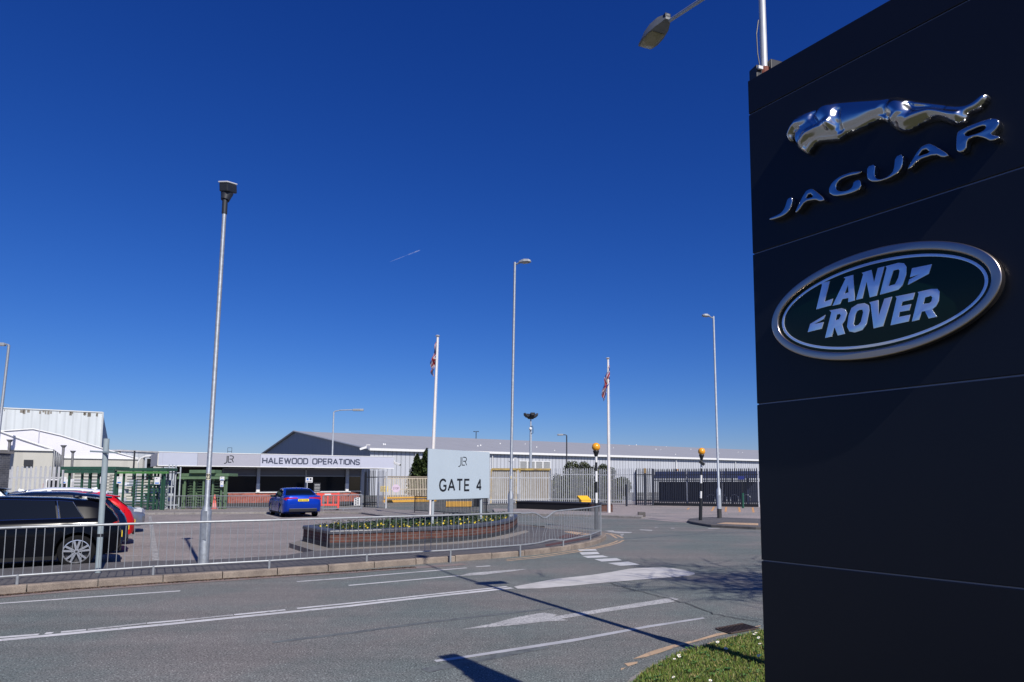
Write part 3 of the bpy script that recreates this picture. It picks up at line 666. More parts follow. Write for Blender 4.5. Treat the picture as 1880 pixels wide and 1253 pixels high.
# distant twin-headed mast and the tower frame far behind
Yd = 210; b_ = at(873, 886, Yd); tz = at(873, 792.5, Yd).z
r = thing('twin_mast', 'tiny distant mast with two floodlight arms above the warehouse roof', 'floodlight', (b_.x, Yd, 0))
MB().tube([(0, 0, 0), (0, 0, tz)], .12, 8).build('mast', dark_metal, r)
MB().tube([(-.65, 0, tz), (.65, 0, tz)], .07, 6).build('crossarm', dark_metal, r)
for s_ in (-.6, .6): MB().box((s_, -.1, tz-.05), (.45, .4, .2)).build('floodlight', dark_metal, r)
Yd = 120; b_ = at(419, 886, Yd); z0, z1 = at(0, 832, Yd).z, at(0, 822.5, Yd).z
r = thing('roof_frame', 'small steel tube frame standing on the far roof behind the logo fascia', 'roof frame', (b_.x, Yd, 0))
f = MB()
for s_ in (-.36, .36): f.tube([(s_, 0, 5.2), (s_, 0, z1)], .035, 6)
for z in (z0+.25, z1): f.tube([(-.36, 0, z), (.36, 0, z)], .035, 6)
f.build('frame', dark_metal, r)

# ---------------------------------------------------------------- the near lamp column behind the monolith, over the road
zc = at(1398, 128, 6.24).z-.05
r = thing('street_lamp', 'close grey street lamp behind the dark sign with its lantern hanging over the road', 'street lamp', (1.965, 6.24, .05))
MB().tube([(0, 0, -.1), (0, 0, 1.4), (0, 0, 1.55), (0, 0, zc-.03), (0, 0, zc+.04), (0, 0, 6.75)], [.075, .075, .052, .046, .034, .031], 18).build('column', mat('pale lamp column', (.50, .52, .55), .5, .2, .15, 8), r, smooth=True)
MB().tube([(0, 0, zc-.06), (0, 0, zc+.01)], [.05, .046], 14).build('collar', mat('rusty collar', (.20, .06, .04), .8), r)
hd = Vector((1.2, 7.85, 7.23))-Vector((1.965, 6.24, .05))
st = hd+Vector((.10, -.2, -.04))
MB().tube([(0, 0, 6.70), (-.05, .1, 6.78), st], [.026, .024, .021], 10).build('arm', galv, r, smooth=True)
MB().tube([(-.045, -.02, zc), (-.065, -.02, zc+.15), (-.07, -.02, zc+.35), (-.045, -.01, zc+.5)], .006, 6).build('cable', black_plastic, r)
bx = MB(); bx.box((.20, .10, zc+.0), (.40, .2, .15), rz=R(20)); bx.box((-.06, .02, zc-.05), (.11, .12, .14), rz=R(20)); bx.build('control_box', black_plastic, r, bevel=.01)
MB().box((-.055, -.06, zc-.02), (.05, .02, .03), rz=R(20)).build('bracket', white_paint, r)
# lantern: cobra head
u = Vector((-.38, .92, .03)).normalized(); s_ = Vector((-u.y, u.x, 0)).normalized(); up = s_.cross(u)*-1
up = Vector((0, 0, 1)) if up.z < .5 else up
q0 = hd+Vector((.07, -.17, 0))
def sect(x, w_, zt, zb): 
    q = q0+u*x
    return [q+s_*w_+up*zb, q+s_*w_*.97+up*(zb+.02), q+s_*w_*.6+up*zt, q+up*(zt+.01), q-s_*w_*.6+up*zt, q-s_*w_*.97+up*(zb+.02), q-s_*w_+up*zb]
S_ = [(-.03, .035, .04, -.02), (.03, .06, .06, -.035), (.12, .095, .085, -.045), (.28, .12, .095, -.05), (.42, .12, .08, -.05), (.52, .10, .05, -.045), (.55, .085, .02, -.04)]
vs = []; fs = []
for q in S_: vs += sect(*q)
for i in range(len(S_)-1):
    for k in range(6): fs.append((7*i+k, 7*i+k+1, 7*i+8+k, 7*i+7+k))
    fs.append((7*i+6, 7*i, 7*i+7, 7*i+13))
fs += [tuple(range(7)), tuple(range(7*(len(S_)-1), 7*len(S_)))]
lb = MB(); lb.add(vs, fs); lb.build('lantern', mat('lantern grey shell', (.20, .21, .21), .5, 0, .3, 10), r, smooth=True)
gl = MB(); vs = []
for x, w_, zb in ((.20, .085, -.055), (.24, .098, -.075), (.40, .10, -.085), (.50, .085, -.075), (.53, .07, -.052)):
    q = q0+u*x; vs += [q+s_*w_+up*-.05, q+s_*w_*.7+up*zb, q-s_*w_*.7+up*zb, q-s_*w_+up*-.05]
fs = [(4*i+k, 4*i+k+1, 4*i+5+k, 4*i+4+k) for i in range(4) for k in range(3)]+[(0, 1, 2, 3), (16, 17, 18, 19)]
gl.add(vs, fs); gl.build('lamp_glass', mat('yellowed lamp glass', (.30, .27, .15), .25), r, smooth=True)
MB().box(q0+u*.02+up*.03, (.10, .08, .06), rz=math.atan2(u.y, u.x)).build('hinge', dark_metal, r, bevel=.01)

# ---------------------------------------------------------------- short post with a crossbar, flag poles, beacons
r = thing('sign_post', 'short grey post with a thin crossbar near the top, behind the left guard rail', 'post', gp(179.5, 1051.5, FW))
pg = mat('post grey paint', (.30, .36, .38), .5, 0, .15, 8)
MB().tube([(0, 0, -.3), (0, 0, 2.36)], .047, 16).build('post', pg, r, smooth=True)
cr = MB(); cr.box((0, -.055, 2.12), (.70, .03, .03), rz=R(-22), ry=R(3)); cr.build('crossbar', pg, r, bevel=.004)
cb = MB(); cb.tube([(0, 0, 2.10), (0, 0, 2.135)], .052, 14); cb.build('clamp', dark_metal, r); 
for z in (.62,): MB().tube([(0, 0, z), (0, 0, z+.055)], .0485, 14).build('black_band', black_paint, r)
def flagpole(u, v, h, label, lean, flag, z=.1):
    r = thing('flagpole', label, 'flagpole', gp(u, v, z)); wp = mat('flagpole white', (.80, .76, .72), .45, 0, .15, 3)
    P = lambda q: (lean*q/h, 0, q)
    MB().tube([P(-.1), P(.05), P(h*.55), P(h)], [.085, .085, .07, .045], 16).build('pole', wp, r, smooth=True)
    MB().tube([P(h-.02), P(h+.03), P(h+.06)], [.07, .12, .06], 14).build('finial', white_paint, r, smooth=True)
    MB().tube([(lean+.06, -.02, h-.05), (lean*.5+.1, -.06, h*.5), (.09, -.03, 1.2)], .006, 5).build('halyard', white_paint, r)
    return r, P
def flag(name, label, base, z_top, L, wd, seed, sway):
    """flag hanging limp: gathered folds of a union flag"""
    m = bpy.data.materials.new('flag cloth'); m.use_nodes = True; N = m.node_tree.nodes; K = m.node_tree.links; b = N['Principled BSDF']; b.inputs['Roughness'].default_value = .8
    at_ = N.new('ShaderNodeVertexColor'); at_.layer_name = 'cloth'; K.new(at_.outputs[0], b.inputs['Base Color'])
    nu, nv = 60, 46; rnd = random.Random(seed); W_ = 1.8; H_ = .9
    vs = []; cols = []
    for i in range(nu+1):
        s = i/nu
        for j in range(nv+1):
            t = j/nv
            # fly end hangs straight down beneath the top corner of the hoist
            z = z_top-t*H_*.92-s*(L-H_)*(.85+.15*t)-s*.05
            z = z_top-(t*H_*(1-s*.55)+s*(L-H_*.45))
            f = math.sin(s*9+t*7+seed)*.5+math.sin(s*17-t*5)*.3
            x = base.x-(.03+wd*(s**.6)*(1-t*.5)+.06*f*min(1, s*3))+sway*s
            y = base.y+.10*math.cos(s*11+t*9+seed)*min(1, s*4)
            vs.append((x, y, z))
            X, Y_ = s*2-1, t*2-1; ax, ay = abs(X), abs(Y_)
            c = (.02, .03, .16)  # all cloth colours darkened for a flag hanging in shade
            dg = abs(ax-ay)
            if dg < .24: c = (.40, .40, .44)
            if dg < .09: c = (.26, .01, .018)
            if ax < .17 or ay < .33: c = (.40, .40, .44)
            if ax < .10 or ay < .20: c = (.26, .01, .018)
            cols.append(c)
    fs = [(i*(nv+1)+j, i*(nv+1)+j+1, (i+1)*(nv+1)+j+1, (i+1)*(nv+1)+j) for i in range(nu) for j in range(nv)]
    mb = MB(); mb.add(vs, fs); o = mb.build(name, m, smooth='all')
    ca = o.data.color_attributes.new('cloth', 'FLOAT_COLOR', 'POINT')
    for k, c in enumerate(cols): ca.data[k].color = (*c, 1)
    sd = o.modifiers.new('thick', 'SOLIDIFY'); sd.thickness = .004
    return tag(o, label, 'flag')
r1, P1 = flagpole(790, 949.5, at(798, 618, gp(790, 949.5, .1).y).z-.1, 'white flagpole behind the pale gate sign, bent flag hanging at its top', .19, None)
b1 = r1.location+Vector(P1(8.0)); flag('flag', 'limp red white and blue flag on the pole behind the gate sign', b1+Vector((0, 0, 0)), at(0, 627, r1.location.y).z, 1.72, .24, 1, -.03)
r2, P2 = flagpole(1118, 941.5, at(1117, 659, gp(1118, 941.5, .1).y).z-.1, 'white flagpole standing at the side entrance near the palisade fence', 0, None)
b2 = r2.location; flag('flag', 'limp union flag on the pole at the side entrance', b2+Vector((.12, -.06, 0)), at(0, 671, r2.location.y).z, 1.98, .26, 4, -.20)
def beacon(loc, h, label, lean=0, camera=False, dark=False):
    r = thing('belisha_beacon', label, 'crossing beacon', loc); n = 9
    bands = [0, .95, 1.42, 1.86, 2.24, 2.6]
    P = lambda z: (lean*z/h, 0, z)
    ph = h-.34
    edges = [(-.2, .95, 'b', .075), (.95, 1.32, 'w', .045), (1.32, 1.72, 'b', .045), (1.72, 2.10, 'w', .045), (2.10, 2.42, 'b', .045), (2.42, ph, 'w' if not dark else 'b', .045)]
    if dark: edges = [(-.2, .95, 'b', .075), (.95, 1.25, 'w', .045), (1.25, 1.6, 'b', .045), (1.6, 1.95, 'w', .045), (1.95, 2.25, 'b', .045), (2.25, 2.45, 'w', .045), (2.45, ph, 'b', .045)]
    k = max(.7, ph/2.7)
    for a, c, q, rad in edges:
        a2, c2 = (a*k if a > 0 else a), (c*k if c < ph-.01 else ph)
        MB().tube([P(a2), P(c2)], rad, 14, caps=True).build('white_band' if q == 'w' else 'black_band', white_paint if q == 'w' else black_paint, r, smooth=True)
    MB().tube([P(ph-.06), P(ph), P(ph+.12), P(ph+.15)], [.06, .075, .115, .10], 14).build('lamp_holder', black_paint, r, smooth=True)
    MB().sphere((P(ph+.28)), .155, 24, 16).build('amber_globe', mat('amber globe', (.85, .36, .02), .25, spec=.6), r, smooth=True)
    if camera:
        MB().box((.10, -.06, ph-.22), (.26, .12, .12), rz=R(-10), ry=R(35)).build('crossing_spotlight', black_paint, r, bevel=.01)
    return r
beacon(gp(1095, 978.5, FW), 3.05, 'near orange globe beacon on a striped pole at the end of the guard rail')
o_ = [o for o in bpy.data.objects if o.name.startswith('belisha')][-1]; o_.location = at(1095, 960, 25.0).xy.to_3d()+Vector((0, 0, .0))
beacon(gp(1286, 955.5, .1), 2.98, 'far orange globe beacon on a striped pole on the traffic island', .11, True, True)

# ================================================================ guard rails
def guard_rail(label, P, z0, h, spacing, m, name='guard_rail', bar_r=.006, rail_r=.02, post_r=.022, low=.14, group=None, damage=None, panel_gap=.0):
    """P: post positions in order. thing > panel > bar ; thing > post"""
    r = thing(name, label, 'railing', (P[0][0], P[0][1], z0), 0, group); o0 = Vector((P[0][0], P[0][1]))
    barmesh = {}
    for i, p in enumerate(P):
        q = Vector(p[:2])-o0; hh = h
        MB().tube([(q.x, q.y, -.15), (q.x, q.y, hh if i in (0, len(P)-1) else low+.02)], post_r, 10).build('post', m, r, smooth=True)
    for i in range(len(P)-1):
        a, c = Vector(P[i][:2])-o0, Vector(P[i+1][:2])-o0; L = (c-a).length
        dmg = damage and i == damage[0]
        def top(t):
            dz = 0
            if dmg: dz = -.16*math.exp(-((t-.55)/.16)**2)-.02*math.exp(-((t-.1)/.2)**2)
            q = a.lerp(c, t); return Vector((q.x, q.y, h-.02+dz))
        def bot(t):
            dz = 0
            if dmg: dz = .05*math.exp(-((t-.7)/.2)**2)
            q = a.lerp(c, t); return Vector((q.x, q.y, low+dz))
        b = MB(); ts = [k/12 for k in range(13)] if dmg else [0, 1]
        b.tube([top(t) for t in ts], rail_r, 8); pn = b.build('top_rail', m, r, smooth=True)
        b = MB(); b.tube([bot(t) for t in ts], rail_r*.85, 8); b.build('bottom_rail', m, pn, smooth=True)
        n = max(2, round(L/spacing))
        for k in range(n):
            t = (k+.5)/n; p, q = top(t), bot(t)
            if dmg and .2 < t < .95:
                w1, w2 = random.uniform(-.05, .05), random.uniform(-.07, .07)
                pts = [q, q.lerp(p, .3)+Vector((w1*.7, 0, 0)), q.lerp(p, .6)+Vector((w2, 0, 0)), p+Vector((w2*.6, 0, 0))]
                MB().tube(pts, bar_r, 6).build('bar', m, pn)
            else:
                key = 'std'
                if key not in barmesh:
                    bb = MB(); bb.tube([(0, 0, low), (0, 0, h-.03)], bar_r, 6); o = bb.build('bar', m, pn); barmesh[key] = o.data
                else:
                    o = bpy.data.objects.new('bar', barmesh[key]); link(o, pn)
                o.location = ((p.x+q.x)/2, (p.y+q.y)/2, 0)
                o.rotation_euler = (random.uniform(-.006, .006), random.uniform(-.012, .012), 0)
    return r
fpx = [(-190, 1093), (31, 1074), (281, 1056), (494, 1044), (673, 1032), (827, 1022.5), (955, 1012.5), (1034, 1003), (1084, 991.5), (1103, 983.5)]
FP = [gp(u, v, FW) for u, v in fpx]
guard_rail('long galvanised guard rail along the kerb, with one crumpled panel near its right end', FP, FW, .90, .125, rail_galv, damage=(6,))
b0, b1_ = gp(1103, 983.5, FW), gp(1103, 983.5, FW)
# rail at the back of the car park
Pq = [at(u, 940, 41.2) for u in (262, 330, 400, 462, 530, 592)]
guard_rail('thin grey railing along the back of the car park in front of the turnstiles', Pq, .10, .81, .14, galv, bar_r=.010, rail_r=.025, low=.12, name='guard_rail')
Pq = [gp(593, 939.2, .1), gp(630, 938, .1), gp(664, 937, .1)]
gr2 = guard_rail('short grey rail carrying a white notice, in front of the brick base of the office', Pq, .10, .9, .14, galv, bar_r=.010, rail_r=.025, low=.12)
Pq = [gp(761, 941.5, .1), gp(787, 943, .1), gp(815, 945, .1), gp(845, 947, .1), gp(868, 948.5, .1), gp(893, 950, .1)]
guard_rail('black pedestrian railing seen beneath the pale gate sign', Pq, .10, .88, .12, black_paint, name='black_railing', bar_r=.012, rail_r=.022, low=.12)

# ================================================================ brick flower bed
bk_red = brick('planter brick', (.125, .045, .030), (.075, .028, .022), (.13, .115, .10)); bk_blue = brick('blue plinth brick', (.034, .037, .047), (.026, .028, .036), (.07, .07, .07))
r = thing('flower_bed', 'long raised brick flower bed with a blue brick coping, curved at its right end', 'planter', gp(606, 1006, FW))
r.location.z = 0; O = r.location.copy()
F = [gp(u, v, FW) for u, v in [(605, 1007), (640, 1006), (700, 1003.5), (760, 1000), (820, 996.5), (870, 992), (905, 987), (930, 981.5), (944, 975), (950.5, 967)]]
back = [Vector((-1.62, 25.0, 0)), Vector((-2.2, 25.6, 0)), Vector((-3.6, 24.6, 0)), Vector((-5.2, 21.6, 0)), Vector((-6.95, 18.6, 0))]
loop = [Vector((p.x-O.x, p.y-O.y)) for p in F]+[Vector((p.x-O.x, p.y-O.y)) for p in back]
z0, z1, z2, z3 = FW-.06, FW+.13, FW+.34, FW+.43
def ring(name, lp, za, zb, m): 
    b = MB(); b.wall([tuple(p) for p in lp+[lp[0]]], za, zb); return b.build(name, m, r, fix=False)
ring('plinth', loop, z0, z1, bk_blue)
inn = offset(loop+[loop[0]], .012)[:-1]
ring('brick_wall', [p.xy for p in inn], z1, z2, bk_red)
# coping bricks: bullnose headers set side by side all round
cp_ = MB(); closed = loop+[loop[0]]
for a, c in zip(closed[:-1], closed[1:]):
    L = (c-a).length; n = max(1, round(L/.115)); t = (c-a)/L; nn = Vector((-t.y, t.x)); rz = math.atan2(t.y, t.x)
    for k in range(n):
        q = a+t*(k+.5)*L/n; w_ = L/n-.012
        m = Matrix.Translation((q.x, q.y, 0)) @ Matrix.Rotation(rz, 4, 'Z')
        dz = random.uniform(-.003, .003)
        prof = [(-.016, z2), (-.016, z3-.035), (-.006, z3-.010), (.02, z3), (.215, z3), (.215, z2)]
        vs = [m @ Vector((sx*w_/2, y, z+dz)) for sx in (-1, 1) for y, z in prof]; N_ = len(prof)
        fs = [tuple(range(N_)), tuple(range(N_, 2*N_))]+[(i, (i+1) % N_, N_+(i+1) % N_, N_+i) for i in range(N_)]
        cp_.add(vs, fs)
cp_.build('coping', mat('blue coping brick', (.075, .08, .10), .42, 0, .4, 6), r)
mb_ = MB(); mb_.wall([tuple(p) for p in [q.xy for q in offset(closed, .004)]], z2-.002, z3-.02); mb_.build('coping_mortar', mat('mortar dark', (.10, .10, .10), .9), r, fix=False)
soil_in = offset(closed, .2)[:-1]
so_ = MB(); so_.add([(p.x, p.y, z3-.06) for p in soil_in], [tuple(range(len(soil_in)))]); so_.build('soil', mat('soil', (.035, .025, .018), .95, 0, .5, 12, None, .5, 30), r)
MB().box((*(loop[6]*.5+loop[5]*.5), .0), (.01, .01, .01)) 
# planting: foliage mass (ground cover) and countable yellow pansies
PL = [(p.x+O.x, p.y+O.y) for p in soil_in]
fol = MB(); rnd = random.Random(21)
def infoot(x, y): return inpoly(x, y, PL)
n = 0
while n < 7000:
    x, y = rnd.uniform(-7.2, -1), rnd.uniform(16, 26.4)
    if not infoot(x, y): continue
    cl = math.sin(x*3.1)*math.cos(y*2.7)+rnd.random()*1.2
    if cl < .1: continue
    n += 1; h = rnd.uniform(0, 1)**2*.16; a = rnd.uniform(0, 6.28); l = rnd.uniform(.02, .05); c, s_ = math.cos(a)*l, math.sin(a)*l; z = z3-.06+h; fol.m = rnd.randrange(2)
    fol.add([(x-c, y-s_, z), (x-s_*.5, y+c*.5, z+rnd.uniform(-.02, .03)), (x+c, y+s_, z+rnd.uniform(-.02, .03)), (x+s_*.5, y-c*.5, z)], [(0, 1, 2, 3)])
tag(fol.build('bedding_foliage', [mat('bedding leaf', (.022, .042, .014), .6), mat('bedding leaf light', (.05, .085, .025), .6)], fix=False), 'low dark green bedding leaves filling the brick flower bed', 'bedding plants', kind='stuff')
def pansy():
    r = thing('pansy', 'yellow pansy flowering in the brick flower bed', 'flower', group='yellow pansies in the brick flower bed')
    b = MB()
    for a in (90, 162, 234, 306, 18):
        c, s_ = math.cos(R(a)), math.sin(R(a))
        pts = [(c*.004, -.004, s_*.004)]+[(c*.022+math.cos(R(q))*.017, -.006-.004*abs(math.sin(R(q))), s_*.022+math.sin(R(q))*.017) for q in range(0, 360, 45)]
        b.add([(c*.022, -.01, s_*.022)]+pts[1:], [(0, k, k % 8+1) for k in range(1, 9)])
    b.build('petals', mat('pansy yellow', (.66, .50, .02), .6), r, fix=False)
    MB().sphere((0, -.012, 0), .006, 8, 5).build('flower_centre', mat('pansy centre', (.35, .12, .01), .6), r)
    MB().tube([(0, 0, 0), (.005, .01, -.12)], .002, 4).build('stalk', MATS['bedding leaf light'], r)
    return r
pz_px = [(582, 967), (598, 966), (622, 962), (628, 966), (634, 971), (640, 969), (660, 967), (668, 963), (672, 966), (676, 968), (690, 966), (706, 965), (716, 963), (736, 965), (739, 963), (745, 967), (749, 964), (752, 966), (757, 963), (763, 962), (768, 965), (775, 963), (779, 966), (788, 962), (800, 962), (812, 960), (820, 959), (826, 961), (838, 958), (848, 960), (855, 961), (861, 958), (870, 959), (876, 957), (889, 950), (892, 953), (896, 949), (898, 952), (904, 954), (908, 953), (916, 953), (921, 951), (925, 952), (929, 949), (615, 961), (679, 961), (857, 952), (701, 962), (731, 962), (773, 959), (805, 958), (843, 955), (881, 955), (912, 949), (933, 947), (591, 964), (648, 966), (695, 963), (724, 966), (817, 956), (828, 955)]
p0 = pansy(); first = True
for u, v in pz_px:
    for k in range(1):
        uu, vv = u+random.uniform(-3, 3), v+random.uniform(-1.5, 2.5); cand = []
        for j in range(120):
            p = at(uu, vv, 15.5+.1*j)
            if .53 < p.z < .76 and infoot(p.x, p.y): cand.append(p)
        if not cand: continue
        p = random.choice(cand[:max(1, len(cand)//2)])
        o = p0 if first else copy_tree(p0); first = False
        o.location = p; o.rotation_euler = (random.uniform(-.6, .2), 0, random.uniform(-.9, .9)); o.scale = (random.uniform(.45, .8),)*3

# ================================================================ gate sign
YL, YR = 19.9, 22.3
TL, TR = at(786, 824, YL), at(899, 831, YR); BL, BR = at(784.5, 918, YL), at(897, 915, YR)
zt, zb = (TL.z+TR.z)/2, (BL.z+BR.z)/2
L_ = Vector(((TL.x+BL.x)/2, YL, 0)); R_ = Vector(((TR.x+BR.x)/2, YR, 0)); ux = (R_-L_).normalized(); W_ = (R_-L_).length; nrm = Vector((ux.y, -ux.x, 0)); rz = math.atan2(ux.y, ux.x)
r = thing('gate_sign', 'large pale blue board on two posts reading GATE 4, standing in the flower bed', 'sign', (L_.x, L_.y, .5), rz)
H_ = zt-zb; Zb = zb-.5
signw = mat('sign pale blue', (.455, .53, .585), .55, 0, .04, 2)
bd_ = MB(); bd_.box((W_/2, 0, Zb+H_/2), (W_, .03, H_)); bd_.build('board', signw, r, bevel=.004)
tr_ = MB()
for z in (Zb+.01, Zb+H_-.01): tr_.box((W_/2, .03, z), (W_-.02, .04, .03))
tr_.build('back_rail', galv, r)
for u in (797, 885.5):
    # post where its foot meets the bed
    d = ray(u, 935); t = (L_.x*ux.y-L_.y*ux.x)/(d.x*ux.y-d.y*ux.x); q = Vector((d.x*t, d.y*t, 0)); s = (q-L_).dot(ux)
    MB().tube([(s, .06, -.25), (s, .06, Zb+H_-.05)], .042, 14).build('post', mat('sign post grey', (.42, .47, .5), .5, 0, .1, 5), r, smooth=True)
fr = lambda p, z: Vector((p[0], -.015-z, Zb+p[1]))
b = MB(); text(b, 'GATE 4', W_*.70, H_*.262, .062, fr, gap=.36, z1=.003, x0=W_*.165, y0=H_*.155); b.build('lettering', black_paint, r)
def jlr(mb, x0, y0, w_, h_, th, fr):
    for k, (c, ox) in enumerate((('j', 0), ('l', .62), ('r', .80))):
        for q, st in enumerate(FONT[c][1]):
            ribbon(mb, [(x0+(ox+p[0])/1.42*w_, y0+p[1]*h_) for p in st], th, 0, .003+.0006*(q+k), fr)
b = MB(); jlr(b, W_*.462, H_*.70, W_*.135, H_*.165, .026, fr); b.build('logo', black_paint, r)
# ================================================================ dark monolith sign
MA = R(36.86); MPX, MPY = .95, 3.29
md = Vector((math.sin(MA), -math.cos(MA), 0)); mn = Vector((-math.cos(MA), -math.sin(MA), 0))   # along the face towards the camera; out of the face
MW, MH, MT = 1.34, 3.735, .20
def mpl(u, v, z=.036):   # z: how far the badge face stands off the panel
    d = ray(u, v); P = Vector((MPX, MPY))+mn.xy*z
    # d.xy*t = P + md.xy*s
    det = d.x*(-md.y)+md.x*d.y
    t = (P.x*(-md.y)+md.x*P.y)/det; s = (d.x*P.y-d.y*P.x)/det
    q = d.xy*t; s = (q-P).dot(md.xy)
    return (s, EYE+d.z*t)
def mfr(p, z): return Vector((MPX, MPY, 0))+md*p[0]+Vector((0, 0, p[1]))+mn*z
r = thing('monolith_sign', 'tall dark blue monolith sign with chrome cat, wordmark and green oval badge, beside the road', 'sign', (MPX, MPY, 0))
def loc(mb): return mb.xform(Matrix.Translation((-MPX, -MPY, 0)))
navy = mat('navy cladding', (.009, .012, .020), .36, .12, .35, .9, (.012, .0145, .021), .05, 3, spec=.34)
joints = [.0, 1.332, 2.077, 2.826, 3.552, MH]
for a, c in zip(joints[:-1], joints[1:]):
    b = MB(); g_ = .0032
    vs = [mfr(p, z) for z in (-MT+.02, 0) for p in ((0, a+g_), (MW, a+g_), (MW, c-g_), (0, c-g_))]
    b.add(vs, [(0, 1, 2, 3), (4, 5, 6, 7), (0, 1, 5, 4), (1, 2, 6, 5), (2, 3, 7, 6), (3, 0, 4, 7)]); loc(b).build('cladding_panel', navy, r, bevel=.003)
b = MB()
vs = [mfr(p, z) for z in (-MT, -.006) for p in ((.006, .0), (MW-.006, .0), (MW-.006, MH-.004), (.006, MH-.004))]
b.add(vs, [(0, 1, 2, 3), (4, 5, 6, 7), (0, 1, 5, 4), (1, 2, 6, 5), (2, 3, 7, 6), (3, 0, 4, 7)]); loc(b).build('core', mat('aluminium core', (.20, .21, .25), .4, .6), r)
b = MB(); vs = [mfr(p, z) for z in (-MT-.04, .04) for p in ((-.04, -.05), (MW+.04, -.05), (MW+.04, .07), (-.04, .07))]
b.add(vs, [(0, 1, 2, 3), (4, 5, 6, 7), (0, 1, 5, 4), (1, 2, 6, 5), (2, 3, 7, 6), (3, 0, 4, 7)]); loc(b).build('base', mat('base concrete', (.3, .29, .28), .9, 0, .3, 6), r)
chrome = mat('chrome', (.60, .60, .60), .17, 1.0)
mirror = mat('mirror lettering', (.86, .93, 1.0), .06, .62)
satin = mat('satin aluminium', (.52, .45, .40), .30, 1.0)
black_edge = mat('gloss black edge', (.008, .009, .012), .15)
def curve_shape(name, loops, z, ext, bev, m, smoothpoly=False, parent=r, inset=0):
    cu = bpy.data.curves.new(name, 'CURVE'); cu.dimensions = '2D'; cu.fill_mode = 'BOTH'; cu.extrude = ext; cu.bevel_depth = bev; cu.bevel_resolution = 3; cu.offset = -inset
    for lp in loops:
        if smoothpoly:
            sp = cu.splines.new('NURBS'); sp.points.add(len(lp)-1)
            for q, p in zip(sp.points, lp): q.co = (p[0], p[1], 0, 1)
            sp.use_cyclic_u = True; sp.order_u = 3; sp.resolution_u = 5
        else:
            sp = cu.splines.new('POLY'); sp.points.add(len(lp)-1)
            for q, p in zip(sp.points, lp): q.co = (p[0], p[1], 0, 1)
            sp.use_cyclic_u = True
    o = bpy.data.objects.new(name, cu); COL.objects.link(o)
    bpy.context.view_layer.update()
    me = bpy.data.meshes.new_from_object(o.evaluated_get(bpy.context.evaluated_depsgraph_get()))
    bpy.data.objects.remove(o); bpy.data.curves.remove(cu)
    for vtx in me.vertices: c = vtx.co; vtx.co = mfr((c.x, c.y), z+c.z)-Vector((MPX, MPY, 0))
    me.materials.clear(); me.materials.append(m)
    me.polygons.foreach_set('use_smooth', [True]*len(me.polygons))
    try: me.set_sharp_from_angle(angle=R(50))
    except Exception: pass
    bm = bmesh.new(); bm.from_mesh(me); bmesh.ops.remove_doubles(bm, verts=bm.verts, dist=1e-5); bmesh.ops.recalc_face_normals(bm, faces=bm.faces); bm.to_mesh(me); bm.free()
    return link(bpy.data.objects.new(name, me), parent)
def rect(pts, ox, oy, s): return [mpl(*p) for p in crop(pts, ox, oy, s)]
def refine(lp, n=2):
    """chaikin: soften the traced corners"""
    for _ in range(n):
        o = []
        for i in range(len(lp)):
            a, c = lp[i], lp[(i+1) % len(lp)]
            o += [(a[0]*.78+c[0]*.22, a[1]*.78+c[1]*.22), (a[0]*.22+c[0]*.78, a[1]*.22+c[1]*.78)]
        lp = o
    return lp
JG = [
 [[(118, 962), (158, 950), (148, 1030), (122, 1075), (80, 1105), (20, 1127), (-28, 1138), (-30, 1124), (20, 1104), (62, 1083), (88, 1052), (102, 1020)]],
 [[(180, 1072), (262, 905), (300, 884), (328, 885), (428, 972), (385, 986), (345, 968), (262, 985), (215, 1052), (196, 1074)], [(258, 968), (298, 915), (338, 948)]],
 [[(728, 738), (712, 757), (620, 775), (548, 806), (515, 850), (513, 888), (545, 906), (610, 898), (650, 872), (662, 822), (712, 806), (722, 868), (690, 900), (600, 930), (503, 943), (462, 920), (457, 880), (485, 828), (550, 778), (640, 746)]],
 [[(772, 700), (838, 681), (828, 765), (842, 800), (885, 806), (950, 778), (990, 735), (1003, 617), (1066, 598), (1058, 705), (1025, 752), (950, 797), (870, 822), (800, 822), (770, 790)]],
 [[(1098, 725), (1202, 545), (1268, 513), (1300, 515), (1452, 608), (1395, 625), (1330, 597), (1190, 645), (1135, 708)], [(1172, 625), (1242, 548), (1302, 580)]],
 [[(1503, 560), (1508, 432), (1530, 403), (1700, 330), (1790, 305), (1842, 312), (1857, 345), (1830, 400), (1775, 437), (1875, 458), (1790, 492), (1735, 462), (1660, 448), (1592, 482), (1585, 560), (1532, 585)], [(1566, 425), (1712, 362), (1752, 366), (1742, 396), (1690, 425), (1580, 458)]]]
ltrs = []
for k, L_ in enumerate(JG):
    nm = 'chrome_letter'
    curve_shape(nm, [refine(rect(q, 1420, 150, 4.476), 1) for q in L_], .020, .015, .0048, chrome, inset=.0034)
# oval badge, sized in metres on the face
OCX, OCZ = (mpl(1416, 592)[0]+mpl(1843, 500)[0])/2+.004, (mpl(1700, 430)[1]+mpl(1560, 667)[1])/2
RX, RZ = (mpl(1843, 500)[0]-mpl(1416, 592)[0])/2, (mpl(1700, 430)[1]-mpl(1560, 667)[1])/2+.002
def ell(k, n=96, dx=0): return [(OCX+(RX-dx)*math.cos(2*math.pi*i/n), OCZ+(RZ-dx)*math.sin(2*math.pi*i/n)) for i in range(n)]
curve_shape('oval_backing', [ell(0, dx=.012)], .012, .011, .001, black_edge)
curve_shape('oval_rim', [ell(0, dx=.012), ell(0, dx=.036)], .034, .012, .006, satin)
curve_shape('oval_field', [ell(0, dx=.028)], .028, .006, .001, mat('dark green enamel', (.002, .020, .012), .35, spec=.35))
curve_shape('oval_inner_ring', [ell(0, dx=.056), ell(0, dx=.066)], .0365, .0008, .0008, mirror)
